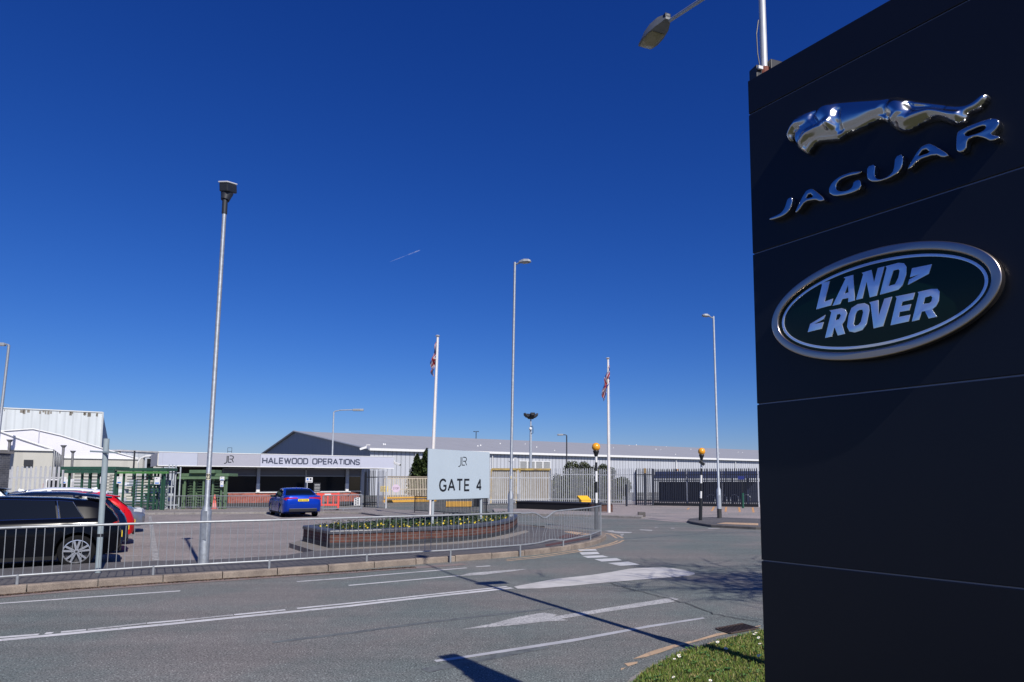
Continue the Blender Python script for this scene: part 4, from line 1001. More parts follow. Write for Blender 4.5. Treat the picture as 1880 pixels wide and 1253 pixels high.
LRG = [
 [[(397, 633), (440, 455), (433, 442), (494, 427), (455, 580), (517, 557), (502, 604)]],
 [[(517, 606), (612, 410), (600, 400), (666, 382), (678, 568), (632, 580), (633, 548), (588, 558), (570, 594)], [(603, 520), (630, 447), (634, 510)]],
 [[(690, 563), (742, 376), (733, 366), (800, 345), (820, 440), (848, 332), (895, 320), (838, 533), (790, 545), (766, 425), (733, 553)]],
 [[(865, 525), (915, 328), (906, 318), (1000, 293), (1040, 297), (1057, 322), (1055, 380), (1030, 455), (1000, 488), (960, 500)], [(925, 465), (962, 348), (1000, 338), (1010, 350), (1000, 400), (975, 450)]],
 [[(1100, 333), (1243, 304), (1222, 372), (1070, 453), (1080, 415), (1165, 372), (1086, 397)]],
 [[(335, 800), (352, 742), (461, 677), (452, 703), (372, 745), (448, 729), (434, 776)]],
 [[(462, 843), (508, 655), (495, 643), (580, 627), (608, 635), (620, 662), (606, 715), (583, 745), (605, 813), (555, 825), (533, 768), (527, 770), (510, 832)], [(535, 715), (548, 672), (570, 665), (578, 680), (563, 708)]],
 [[(700, 597), (750, 590), (780, 605), (785, 640), (765, 740), (735, 785), (680, 803), (640, 795), (623, 760), (635, 680), (655, 625)], [(712, 637), (736, 635), (742, 655), (725, 725), (705, 750), (677, 757), (668, 740), (682, 675), (695, 648)]],
 [[(797, 597), (788, 583), (850, 567), (853, 690), (897, 557), (950, 543), (885, 757), (818, 773)]],
 [[(943, 750), (988, 552), (980, 540), (1118, 513), (1105, 560), (1028, 577), (1018, 612), (1090, 597), (1078, 640), (1008, 652), (1000, 692), (1085, 675), (1073, 722)]],
 [[(1100, 722), (1150, 520), (1143, 508), (1240, 485), (1285, 485), (1300, 505), (1295, 570), (1275, 610), (1245, 635), (1280, 688), (1222, 700), (1195, 645), (1170, 650), (1150, 710)], [(1180, 595), (1195, 547), (1238, 533), (1250, 545), (1243, 575), (1226, 590)]]]
for L_ in LRG:
    curve_shape('oval_letter', [rect(q, 1400, 410, 4.0) for q in L_], .0365, .0012, .0008, mirror)
# leaping cat in relief: outline on the face plus muscle forms, as one domed mesh
cat = refine(rect([(95, 452), (125, 372), (140, 330), (180, 292), (232, 262), (262, 248), (330, 228), (400, 192), (470, 168), (540, 163), (640, 153), (760, 145), (870, 138), (950, 126), (1030, 124), (1110, 142), (1200, 158), (1320, 172), (1420, 184), (1520, 190), (1590, 180), (1640, 150), (1695, 102), (1732, 87), (1758, 102), (1748, 148), (1705, 203), (1655, 235), (1590, 258), (1588, 300), (1555, 338), (1500, 356), (1440, 345), (1380, 318), (1330, 308), (1270, 318), (1200, 352), (1130, 392), (1070, 412), (1010, 402), (960, 366), (915, 330), (880, 312), (835, 320), (780, 350), (700, 392), (600, 425), (560, 455), (520, 480), (430, 488), (362, 492), (330, 515), (300, 560), (272, 596), (235, 575), (188, 540), (182, 515), (172, 500), (163, 470), (166, 425), (155, 432), (146, 470), (140, 490), (118, 488)], 1420, 150, 4.476), 2)
xs = np.array([p[0] for p in cat]); zs = np.array([p[1] for p in cat])
st = .0032; gx = np.arange(xs.min()-st, xs.max()+2*st, st); gz = np.arange(zs.min()-st, zs.max()+2*st, st)
XX, ZZ = np.meshgrid(gx, gz)
ins = np.zeros(XX.shape, bool); dist = np.full(XX.shape, 9.)
px0, pz0 = xs[-1], zs[-1]; nx_ = XX.copy(); nz_ = ZZ.copy()
for x1, z1_ in zip(xs, zs):
    cond = ((z1_ > ZZ) != (pz0 > ZZ))
    with np.errstate(divide='ignore', invalid='ignore'):
        xi = (px0-x1)*(ZZ-z1_)/(pz0-z1_)+x1
    ins ^= cond & (XX < xi)
    ex, ez = px0-x1, pz0-z1_; L2 = ex*ex+ez*ez+1e-12
    t = np.clip(((XX-x1)*ex+(ZZ-z1_)*ez)/L2, 0, 1); dn = np.hypot(XX-x1-t*ex, ZZ-z1_-t*ez); nx_ = np.where(dn < dist, x1+t*ex, nx_); nz_ = np.where(dn < dist, z1_+t*ez, nz_); dist = np.minimum(dist, dn); px0, pz0 = x1, z1_
rb_ = .072; dome = np.sqrt(np.clip(rb_**2-(rb_-np.clip(dist, 0, rb_))**2, 0, None))*.60
Hh = np.maximum(dome, .030*np.sqrt(np.clip(1-(1-np.clip(dist/.018, 0, 1))**2, 0, 1)))
def bump(pts, amp):
    """soft muscle form (amp > 0) or groove (amp < 0) along a line of (x, y, radius)"""
    out = np.zeros(XX.shape)
    for (p, ra), (q, rb) in zip(pts[:-1], pts[1:]):
        ex, ez = q[0]-p[0], q[1]-p[1]; L2 = ex*ex+ez*ez+1e-12
        t = np.clip(((XX-p[0])*ex+(ZZ-p[1])*ez)/L2, 0, 1); d = np.hypot(XX-p[0]-t*ex, ZZ-p[1]-t*ez); rr = ra+(rb-ra)*t
        out = np.maximum(out, np.clip(1-(d/rr)**2, 0, 1)**1.6)
    return out*amp
fade = np.clip(dist/.022, 0, 1)
for pts, amp in (
  ([(440, 235, .060), (485, 320, .045), (490, 370, .030)], .024),                      # shoulder
  ([(470, 365, .028), (380, 395, .026), (290, 440, .024), (228, 510, .022)], .016),    # foreleg
  ([(200, 330, .038), (260, 300, .040)], .012), ([(118, 425, .018), (150, 385, .022)], .010),   # brow, muzzle
  ([(1030, 200, .058), (1045, 270, .046), (985, 335, .026)], .026),                    # haunch
  ([(1060, 345, .026), (1160, 300, .028), (1290, 255, .024), (1400, 275, .020), (1500, 295, .028)], .014),  # hind leg
  ([(540, 250, .022), (535, 330, .024), (560, 400, .018)], -.012),                     # behind the shoulder
  ([(345, 230, .016), (330, 300, .020), (370, 350, .016)], -.012),                     # neck crease
  ([(905, 230, .026), (900, 290, .022)], -.010), ([(1115, 185, .014), (1150, 215, .016), (1250, 205, .014), (1400, 215, .012)], -.011),   # flank, between tail and thigh
  ([(215, 300, .010), (235, 290, .010)], -.008), ([(150, 430, .012), (175, 400, .012), (215, 385, .010)], -.010)):        # eye, mouth
    Hh = Hh+bump([(mpl(*crop([(x, y)], 1420, 150, 4.476)[0]), rr) for x, y, rr in pts], amp)*fade
for _ in range(2):
    Hh = (Hh+np.roll(Hh, 1, 0)+np.roll(Hh, -1, 0)+np.roll(Hh, 1, 1)+np.roll(Hh, -1, 1))/5
Hh = np.where(ins, Hh, 0)
idx = {}; vs = []; fs = []
def vid(i, j):
    if (i, j) not in idx:
        sn = (not ins[i, j]); p = mfr((nx_[i, j], nz_[i, j]) if sn else (gx[j], gz[i]), .002+(.012 if ins[i, j] else 0)+Hh[i, j])-Vector((MPX, MPY, 0)); idx[(i, j)] = len(vs); vs.append(p)
    return idx[(i, j)]
for i in range(len(gz)-1):
    for j in range(len(gx)-1):
        if ins[i:i+2, j:j+2].any() and ins[i:i+2, j:j+2].sum() >= 2: fs.append((vid(i, j), vid(i, j+1), vid(i+1, j+1), vid(i+1, j)))
mb = MB(); mb.add(vs, fs); mb.build('chrome_cat', chrome, r, smooth='all', fix=True)

# ================================================================ bare tree beside the camera (its twigs shade the road)
r = thing('bare_tree', 'leafless tree just outside the right of the view, casting twig shadows on the road', 'tree', (7.4, 6.3, .05))
tb = MB(); rnd = random.Random(4)
def branch(p, d, L, rad, lvl):
    n = 4; pts = [p]; rs = [rad]
    for k in range(n):
        d = (d+Vector((rnd.gauss(0, .12), rnd.gauss(0, .12), rnd.gauss(0, .08)))).normalized()
        p = p+d*L/n; pts.append(p); rs.append(rad*(1-.5*(k+1)/n))
    tb.tube(pts, rs, 6 if lvl < 2 else 4, caps=False)
    if lvl < 4:
        for k in range(6 if lvl else 9):
            i = rnd.randint(2 if lvl == 0 else 1, n); a = rnd.uniform(0, 6.28); q = Vector((math.cos(a), math.sin(a), rnd.uniform(.0, .7))).normalized()
            branch(pts[i], (d*.35+q*.9+Vector((-.15, 0, 0))).normalized(), L*rnd.uniform(.55, .72), max(.012, rs[i]*.72), lvl+1)
branch(Vector((0, 0, -.1)), Vector((-.05, .02, 1)), 4.6, .17, 0)
tb.build('branches', mat('bark', (.09, .07, .05), .9, 0, .4, 8), r, fix=False)
print('tree faces', len(tb.f))
# ================================================================ buildings and yard structures
GA = R(56); gu = Vector((math.sin(GA), math.cos(GA), 0)); gv = Vector((-math.cos(GA), math.sin(GA), 0))   # along the fronts; into the depth
RZ_ = math.atan2(gu.y, gu.x)
def local(o):   # local frame: x along the front, y into the depth
    return o
# ---- gatehouse office and its canopy
FL = at(290, 855, 42.0); FR_ = at(722, 860, 50.6); ux = Vector((FR_.x-FL.x, FR_.y-FL.y, 0)); FW_ = ux.length; ux.normalize(); rz = math.atan2(ux.y, ux.x)
r = thing('gatehouse', 'flat roofed gatehouse office with a long pale fascia reading HALEWOOD OPERATIONS over dark windows', 'building', (FL.x, FL.y, 0), rz)
zs0, zs1 = 2.72, 3.57
fasc = mat('fascia lavender white', (.47, .485, .57), .5, 0, .05, 1); fasc_m = mat('fascia mid grey', (.37, .37, .42), .5, 0, .05, 1); fasc_l = mat('fascia pale', (.44, .465, .55), .5, 0, .05, 1)
cam2 = lambda u: (lambda d: ((FL.x*d.y-FL.y*d.x)/(ux.y*d.x-ux.x*d.y)))(ray(u, 850))   # distance along the fascia seen at column u
x1, x2 = cam2(362), cam2(477)
for a, c, m in ((0, x1, fasc_l), (x1, x2, fasc_m), (x2, FW_, fasc)):
    MB().box(((a+c)/2, -.04, (zs0+zs1)/2), (c-a-.012, .08, zs1-zs0-.05)).build('fascia_panel', m, r)
b = MB(); b.box((FW_/2, -.035, zs0+.005), (FW_+.04, .13, .05)); b.box((FW_/2, -.035, zs1), (FW_+.04, .13, .04)); b.build('fascia_trim', white_paint, r)
jn = MB()
for u in (298, 384, 478, 569, 661): jn.box((cam2(u), -.083, (zs0+zs1)/2), (.015, .004, zs1-zs0-.08))
jn.build('fascia_joint', mat('joint grey', (.35, .35, .42), .6), r)
MB().box((.0, 2.6, (zs0+zs1)/2), (.08, 5.2, zs1-zs0-.03)).build('fascia_return', mat('return cream', (.62, .60, .55), .6), r)
MB().box((FW_/2+.05, 4.6, zs1-.06), (FW_-.15, 9.1, .10)).build('roof', mat('flat roof', (.45, .45, .46), .8), r)
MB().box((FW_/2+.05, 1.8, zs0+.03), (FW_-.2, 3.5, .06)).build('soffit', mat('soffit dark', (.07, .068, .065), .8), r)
sf = MB(); 
for u in (348, 546, 596): sf.box((cam2(u)+.2, .5, zs0-.03), (1.5, .12, .05))
sf.build('soffit_light', white_paint, r, bevel=.01)
b = MB(); text(b, 'HALEWOOD OPERATIONS', cam2(660)-cam2(480.5), .43, .078, lambda p, z: Vector((p[0], -.08-z, p[1])), gap=.30, z1=.012, x0=cam2(480.5), y0=zs0+.21); b.build('lettering', mat('lettering slate', (.05, .06, .10), .5), r)
b = MB(); jlr(b, cam2(411), zs0+.27, cam2(428)-cam2(411), .42, .055, lambda p, z: Vector((p[0], -.08-z, p[1]))); b.build('logo', black_paint, r)
WY = 1.7                                                          # the window wall stands behind the fascia
def wx(u):   # position along the window wall seen at column u
    d = ray(u, 880); n = Vector((-ux.y, ux.x)); o = Vector((FL.x, FL.y))+n*WY
    return ((o.x*d.y-o.y*d.x)/(ux.y*d.x-ux.x*d.y))
xa, xb, xm, xc, xd = wx(474), wx(637), wx(562), wx(640), wx(664); xl = wx(420); xe = wx(400)
ob = brick('office brick', (.36, .085, .055), (.27, .06, .045), (.34, .24, .2))
b = MB(); b.wall([(xl, WY+.02), (xc-.1, WY+.02), (xd, WY+.3)], .30, .98); b.build('brick_base', ob, r, fix=False)
# battered brick sill course
b = MB(); 
for a, c in ((xl+.5, xc-.1),):
    b.add([(a, WY-.22, .72), (c, WY-.22, .72), (c+.35, WY+.015, .98), (a+.6, WY+.015, .98)], [(0, 1, 2, 3)], [[(a, 0), (c, 0), (c, .35), (a, .35)]])
    b.add([(a-.5, WY-.22, .28), (c+.2, WY-.22, .28), (c, WY-.22, .72), (a, WY-.22, .72)], [(0, 1, 2, 3)], [[(a, 0), (c, 0), (c, .44), (a, .44)]])
b.build('brick_apron', ob, r, fix=False)
MB().box(((xl+xc)/2-.1, WY-.12, .2), (xc-xl+.4, .34, .24)).build('plinth', mat('dark plinth brick', (.05, .05, .055), .7, 0, .3, 9), r)
MB().box(((xa+xc)/2, WY-.03, 1.015), (xc-xa+.3, .16, .06)).build('window_sill', white_paint, r)
glass_off = mat('office glass', (.006, .009, .014), .12, 0, spec=.12)
frm = mat('grey window frame', (.30, .31, .34), .5)
for a, c, nm in ((xl-.4, xa, 0), (xa, xm, 1), (xm, xb, 1), (xc, xd, 2)):
    wn = MB(); zb_ = 1.05 if nm != 0 else .98
    for x in (a+.03, c-.03): wn.box((x, WY+.1, 1.8), (.06, .08, 1.62))
    for z in (zb_+.01, 2.15, 2.64): wn.box(((a+c)/2, WY+.098, z), (c-a-.12, .07, .06))
    f = wn.build('window', frm, r)
    gm_ = {0: glass_off, 1: glass_off, 2: mat('window tinted as yellow reflection', (.05, .035, .01), .08)}[nm]  # yellow reflection put into the colour of the small pane
    MB().box(((a+c)/2, WY+.12, (zb_+2.15)/2), (c-a-.12, .02, 2.15-zb_-.06)).build('pane', gm_, f)
    MB().box(((a+c)/2, WY+.121, 2.4), (c-a-.12, .02, .44)).build('transom_panel', mat('transom grey', (.12, .12, .15), .4), f)
for x in (wx(474), wx(637)):
    cl = MB(); cl.box((x, WY-.02, 1.85), (.2, .18, 1.72)); o = cl.build('column', mat('column grey', (.40, .42, .48), .5), r)
    MB().box((x, WY-.02, 1.32), (.215, .195, .60)).build('column_foot', white_paint, o)
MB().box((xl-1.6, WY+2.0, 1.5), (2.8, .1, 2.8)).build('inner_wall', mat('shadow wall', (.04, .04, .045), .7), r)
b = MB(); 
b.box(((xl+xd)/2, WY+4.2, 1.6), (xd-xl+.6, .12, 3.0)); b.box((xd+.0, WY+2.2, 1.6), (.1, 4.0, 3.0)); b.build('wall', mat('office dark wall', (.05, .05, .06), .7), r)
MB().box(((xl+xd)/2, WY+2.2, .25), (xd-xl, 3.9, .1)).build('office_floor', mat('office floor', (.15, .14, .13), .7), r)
wi = MB(); wi.box((wx(512), WY+2.4, 1.7), (.22, .05, .35)); wi.box((wx(521), WY+2.4, 1.7), (.22, .05, .35)); wi.build('inner_poster', mat('inner poster', (.35, .33, .28), .7), r)
# striped dark poster stand by the columns
for u, Y_, w_, h_, zc, nm, lab in ((567.5, 40.0, .40, .30, 1.60, 'info_sign', 'small white sign with a blue square on a thin pole behind the blue car'),):
    q = at(u, 886, Y_); t = thing(nm, lab, 'sign', (q.x, Y_, .1))
    MB().tube([(-.12, .03, 0), (-.12, .03, zc+.15)], .03, 8).build('post', galv_pale, t, smooth=True)
    MB().box((0, 0, at(u, 881.5, Y_).z-.1), (w_, .02, h_)).build('board', white_paint, t)
    z_ = at(u, 881.5, Y_).z-.1
    MB().box((-.09, -.0115, z_+.04), (.11, .003, .12)).build('blue_symbol', mat('sign blue', (.05, .2, .6), .5), t)
    MB().tube([(.09, -.010, z_+.05), (.09, -.016, z_+.05)], .055, 14).build('round_symbol', dark_metal, t)
    MB().box((0, -.0115, z_-.09), (w_*.75, .003, .025)).build('text_line', dark_metal, t)
q = at(582, 900, 47.0); t = thing('notice_board', 'small black notice with pale lines in the office window behind the blue car', 'notice', (q.x, 47.0, .9), rz)
MB().box((0, 0, q.z-.9+.18), (.46, .03, .62)).build('board', black_paint, t)
b = MB()
for k in range(5): b.box((0, -.018, q.z-.9+.18-.2+k*.1), (.36, .004, .022))
b.build('text_line', white_paint, t)
# ---- warehouse with a grey roof
c0 = at(680, 825.5, 90); wa = R(55); wu = Vector((math.sin(wa), math.cos(wa), 0)); rzw = math.atan2(wu.y, wu.x)
r = thing('warehouse', 'long low grey warehouse with ribbed walls, a shallow roof and one gable coloured darker as shaded', 'building', (c0.x, c0.y, 0), rzw)
zt = c0.z; Lw, Dw = 230, 78; 
shw = sheet('warehouse cladding', (.47, .49, .53), .62, .62, .6, .10); shr = sheet('warehouse roof', (.34, .345, .365), 1.0, .95, .7, .12); shg = sheet('warehouse gable shade', (.24, .26, .30), .9, .85, .6, .1)  # gable colour made darker to carry the shadow on that end
b = MB(); b.wall([(0, 0), (Lw, 0)], 0, zt); b.build('wall', shw, r, fix=False)
rz_ = zt+4.7
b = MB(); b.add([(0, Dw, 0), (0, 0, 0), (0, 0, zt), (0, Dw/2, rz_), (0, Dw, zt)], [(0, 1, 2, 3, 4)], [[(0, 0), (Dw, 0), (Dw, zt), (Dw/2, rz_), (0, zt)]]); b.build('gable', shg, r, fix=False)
b = MB(); b.add([(-.3, -.5, zt+.05), (Lw, -.5, zt+.05), (Lw, Dw/2, rz_+.1), (-.3, Dw/2, rz_+.1)], [(0, 1, 2, 3)], [[(0, 0), (Lw, 0), (Lw, 40), (0, 40)]])
b.add([(-.3, Dw+.5, zt+.05), (Lw, Dw+.5, zt+.05), (Lw, Dw/2, rz_+.1), (-.3, Dw/2, rz_+.1)], [(3, 2, 1, 0)], [[(0, 40), (Lw, 40), (Lw, 0), (0, 0)]]); roof = b.build('roof', shr, r, fix=False)
b = MB(); b.box((Lw/2, -.55, zt), (Lw+.6, .14, .32)); b.build('gutter', white_paint, r)
b = MB(); b.tube([(-.32, -.5, zt+.02), (-.32, Dw/2, rz_+.1), (-.32, Dw+.5, zt+.02)], .16, 6); b.build('verge_trim', mat('verge grey', (.34, .36, .40), .6), r)
lv = MB(); x0 = 20.2
def wwx(u):
    d = ray(u, 850); return (c0.x*d.y-c0.y*d.x)/(wu.y*d.x-wu.x*d.y)
xs_ = [wwx(u) for u in (953, 967.5, 982, 996, 1010)]; ztl, zbl = 4.9, .5
for a, c in zip(xs_[:-1], xs_[1:]):
    fm = MB(); 
    for x in (a+.06, c-.06): fm.box((x, -.08, (ztl+zbl)/2), (.10, .10, ztl-zbl))
    for z in (ztl, zbl): fm.box(((a+c)/2, -.079, z), (c-a, .10, .10))
    f = fm.build('louvre', white_paint, r)
    sl_ = MB()
    for k in range(30): sl_.box(((a+c)/2, -.05, zbl+.1+k*(ztl-zbl-.1)/30), (c-a-.2, .02, .13), rx=R(-40))
    sl_.build('louvre_slats', mat('louvre grey', (.36, .37, .37), .6), f)
for u, v, in ((642+8, 822), (704, 817), (707, 817), (877, 820), (882, 819), (918, 815.5), (985, 822), (1018, 828), (964, 816), (1099, 818.5), (1155, 818.5), (1168, 818), (1204, 826), (1213, 826), (1268, 826), (1285, 828), (1223, 821), (1320, 833), (1355, 831), (1363, 831.5), (1240, 835), (1126, 823)):
    # a small vent standing on the roof slope where the sight line meets it
    n = Vector((0, -(rz_+.1-zt-.05), Dw/2+.5)).normalized(); M = Matrix.Translation((c0.x, c0.y, 0)) @ Matrix.Rotation(rzw, 4, 'Z'); Mi = M.inverted()
    o_ = Mi @ Vector((0, 0, EYE)); d_ = (Mi.to_3x3() @ ray(u, v)); p0_ = Vector((0, -.5, zt+.05)); t = (p0_-o_).dot(n)/d_.dot(n); q = o_+d_*t
    if 0 < q.x < Lw and -.4 < q.y < Dw/2:
        s_ = random.uniform(.08, .15); MB().box((q.x, q.y, q.z+s_*.6), (s_*1.5, s_, s_*1.6)).build('roof_vent', white_paint, roof)
dp = MB()
for u in (762, 903, 1240, 1349):
    x = wwx(u); dp.tube([(x, -.2, 0), (x, -.2, zt-.3)], .07, 6)
dp.build('downpipe', white_paint, r)
b = MB(); q = wwx(1241); b.box((q, -.35, 3.9), (.3, .3, .3)); b.build('wall_light', mat('amber wall light', (.7, .35, .15), .5), r)
# camera on the corner of the warehouse and on the end of the gatehouse
def cctv(name, label, p, ang, s=1.0):
    t = thing(name, label, 'camera', p, ang)
    MB().box((.22*s, 0, 0), (.5*s, .18*s, .16*s), ry=R(18)).build('housing', white_paint, t, bevel=.02)
    MB().tube([(0, 0, .02), (-.05, 0, .25*s), (-.3*s, 0, .25*s)], .035*s, 8).build('bracket', white_paint, t)
    MB().box((.49*s, 0, -.09*s), (.01, .13*s, .11*s), ry=R(18)).build('lens', glass_dark, t)
cctv('security_camera', 'white camera bracketed to the right end of the pale fascia', at(724.5, 852, 50.8), R(-20), 1.0)
cctv('security_camera', 'white camera on the corner of the grey warehouse above the gatehouse', at(672, 823.5, 88), R(200), 1.7)
cctv('security_camera', 'small dark camera on the warehouse wall to the right of the tall lamp', at(943, 846, 84), R(200), 1.2)

# ---- tall white works building far left
c1 = at(188.5, 757, 122); ta = R(58); tu = Vector((math.sin(ta), math.cos(ta), 0)); rzt = math.atan2(tu.y, tu.x)
r = thing('works_building', 'tall white works building with streaked ribbed cladding behind the marquees at the left', 'building', (c1.x, c1.y, 0), rzt)
zt = c1.z; Lt = 95; sht = sheet('works cladding', (.60, .64, .65), 1.15, .88, .6, .14)
b = MB(); b.wall([(-Lt, 0), (0, 0)], 0, zt); b.build('wall', sht, r, fix=False)
D_ = 60
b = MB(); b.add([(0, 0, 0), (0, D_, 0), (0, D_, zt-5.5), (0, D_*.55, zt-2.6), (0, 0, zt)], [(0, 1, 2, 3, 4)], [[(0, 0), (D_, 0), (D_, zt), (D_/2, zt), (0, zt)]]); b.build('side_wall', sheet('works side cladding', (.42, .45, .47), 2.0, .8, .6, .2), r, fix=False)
b = MB(); b.add([(-Lt, 0, zt+.02), (0, 0, zt+.02), (0, D_*.55, zt-2.55), (0, D_, zt-5.45), (-Lt, D_, zt-5.45), (-Lt, D_*.55, zt-2.55)], [(0, 1, 2, 5), (5, 2, 3, 4)]); b.build('roof', mat('works roof', (.3, .3, .3), .8), r)
b = MB(); b.box((-Lt/2, -.08, zt-.05), (Lt, .1, .18)); b.tube([(.05, -.05, 0), (.05, -.05, zt)], .14, 4); b.build('corner_trim', mat('trim pale', (.62, .64, .62), .6), r)
st_ = MB(); rnd = random.Random(2)
k = -Lt
while k < -1:
    for _ in range(rnd.randint(1, 5)):
        x = min(-.8, k+rnd.uniform(0, 2.2)); st_.box((x, -.02, zt-.2-rnd.uniform(.1, .4)), (rnd.uniform(.1, .5), .012, rnd.uniform(.25, .9)))
    k += 2.6
st_.build('grime_patch', mat('grime', (.22, .2, .17), .9), r)
ln = MB()
for k in range(5):
    x = -.95-k*1.05*1.9
    for z in (zt-9.2, zt-8.6, zt-7.9, zt-7.3): ln.box((x-1.3, -.02, z), (.35, .012, .2))
ln.build('vent_opening', mat('vent dark', (.06, .06, .06), .8), r)
b = MB(); b.tube([(-Lt*.12-2, 6, zt-.6), (-Lt*.12-2, 6, zt+.55)], [.9, .9], 12); 
q = at(17, 747, 122); b = MB(); b.tube([(q.x-c1.x, 0, 0), (q.x-c1.x, 0, 1)], 1, 6)
# ---- marquees: white membrane roofs on beige walls, gable ends to the camera
mem = mat('marquee membrane', (.74, .73, .78), .55, 0, .06, .8); beige = sheet('marquee wall', (.48, .47, .42), 2.2, .92, .7, .05)
def marquee(label, uR, uA, v_eave, v_apex, Yc, depth, W):
    """gable front on the site grid, right hand eave corner seen at (uR, v_eave); ridge runs back"""
    Bc = at(uR, v_eave, Yc); zE = Bc.z; A = Bc.xy-gu.xy*W
    def along(u):
        d = ray(u, 850); return (A.x*d.y-A.y*d.x)/(gu.y*d.x-gu.x*d.y)
    xa_ = along(uA); P = A+gu.xy*xa_; zA = at(uA, v_apex, P.y).z
    r = thing('marquee', label, 'marquee', (A.x, A.y, 0), RZ_)
    b = MB(); b.wall([(0, 0), (W, 0), (W, depth)], 0, zE); b.build('wall', beige, r, fix=False)
    n = 14; prof = []
    for k in range(n+1):
        t = k/n; x = t*W; f = (x/xa_) if x < xa_ else (W-x)/(W-xa_); z = zE+(zA-zE)*(f if f > .98 else f**1.1*.98); prof.append((x, zE+(zA-zE)*f**1.08))
    b = MB(); b.add([(p[0], -.05, p[1]) for p in prof], [tuple(range(len(prof)))]); b.build('gable_membrane', mem, r, fix=False)
    b = MB(); vs = []
    for p in prof: vs += [(p[0], -.12, p[1]+.08), (p[0], depth, p[1]+.08)]
    b.add(vs, [(2*k, 2*k+2, 2*k+3, 2*k+1) for k in range(n)]); b.build('roof', mem, r, smooth=True)
    e = MB(); e.tube([(p[0], -.12, p[1]+.05) for p in prof], .07, 6); e.box((W/2, -.1, zE), (W, .12, .14)); e.build('eave_trim', white_paint, r)
    b = MB(); b.tube([(xa_, -.09, zE), (xa_, -.09, zA)], .05, 6); b.build('seam', mat('seam grey', (.5, .5, .55), .6), r)
    return r, W, zE, along
m2, W2, e2, a2 = marquee('larger white marquee with a beige wall, its ridge rising before the tall white building', 254, 68, 843, 788, 78, 22, 34)
m1, W1, e1, a1 = marquee('nearer white marquee at the far left with a glazed right side', 98, -75, 827, 768, 52, 20, 26)
b = MB(); b.box((W1+.02, 8, 1.9), (.06, 15.5, 3.6)); b.build('side_glazing', mat('dark side glazing', (.10, .11, .12), .3), m1)
for k in range(6): MB().box((W1+.06, .3+k*3, e1*.5), (.06, .16, e1)).build('side_frame', mat('side frame', (.4, .41, .42), .5), m1)
b = MB(); b.box((a1(52.5), -.12, at(52.5, 849, 50).z), (.55, .2, .42)); b.build('wall_light', dark_metal, m1)
# vent stacks beside the marquees
for u, vb, vt, Y, lab in ((12, 850, 811, 50, 'short grey vent pipe with a cap above the dark brick pier'), (112, 880, 821, 52, 'taller capped vent pipe beside the nearer marquee'), (130, 880, 831, 56, 'shorter capped vent pipe beside the larger marquee')):
    p = at(u, 886, Y); z = at(u, vt, Y).z; t = thing('vent_pipe', lab, 'pipe', (p.x, Y, 0))
    MB().tube([(0, 0, 0), (0, 0, z)], .09, 10).build('pipe', mat('pipe grey', (.22, .22, .23), .6, 0, .4, 5), t, smooth=True)
    MB().tube([(0, 0, z-.05), (0, 0, z+.1), (0, 0, z+.14)], [.10, .2, .2], 10).build('cap', MATS['pipe grey'], t)
# ---- low pale shed between the marquee and the gatehouse, with a dark doorway
p0_, p1_ = at(222, 829, 80), at(420, 831.5, 95)
t = thing('low_shed', 'low pale shed with a ribbed wall and an open dark doorway left of the fascia', 'building', (p0_.x, p0_.y, 0), math.atan2(p1_.y-p0_.y, p1_.x-p0_.x))
Ls = (p1_-p0_).xy.length; zsh = p0_.z
b = MB(); b.wall([(0, 0), (Ls, 0)], 0, zsh); b.build('wall', sheet('shed cladding', (.55, .58, .60), .8, .85, .6, .1), t, fix=False)
b = MB(); b.box((Ls/2, 6, zsh+.1), (Ls+.4, 12.3, .18)); b.build('roof', mat('shed roof', (.5, .5, .5), .8, 0, .3, 2), t)
q = at(262, 843, 60); q2 = at(281, 870, 60)
t = thing('loading_shed', 'small cream shed with a rounded roof and a black opening beside the fascia', 'shed', (at(255, 886, 60).x, 60, 0))
w_ = at(296, 886, 60).x-at(255, 886, 60).x; zz = at(262, 841, 60).z
b = MB(); b.box((.16, 0, zz/2), (.32, .3, zz)); b.box((w_*.82, 0, zz/2), (w_*.34, .3, zz)); b.build('wall', mat('cream wall', (.5, .49, .44), .7), t)
b = MB(); b.tube([(-.15, -.1, zz-.5), (.1, -.1, zz-.05), (.5, -.1, zz+.12), (w_*.6, -.1, zz+.18), (w_, -.1, zz+.2)], .1, 6); b.build('roof_edge', white_paint, t)
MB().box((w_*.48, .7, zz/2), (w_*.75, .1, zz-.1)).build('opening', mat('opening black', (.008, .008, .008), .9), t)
MB().tube([(-.35, -.3, 0), (-.35, -.3, at(253, 828, 59.7).z)], .07, 8).build('flue', dark_metal, t)
# ---- dark brick pier at the far left edge
t = thing('brick_pier', 'dark grey brick pier cut off by the left edge of the photograph', 'pier', (at(-60, 886, 27).x, 27, 0))
w_ = at(-7, 886, 27).x-at(-60, 886, 27).x; z = at(8, 832, 27).z
bp = brick('pier brick', (.10, .105, .12), (.07, .075, .09), (.2, .2, .2))
b = MB(); b.wall([(0, 0), (w_, 0), (w_, .6)], 0, z); b.build('brickwork', bp, t, fix=False)
MB().box((w_/2, .3, z+.04), (w_+.1, .8, .09)).build('capping', mat('capping', (.2, .19, .18), .8), t)

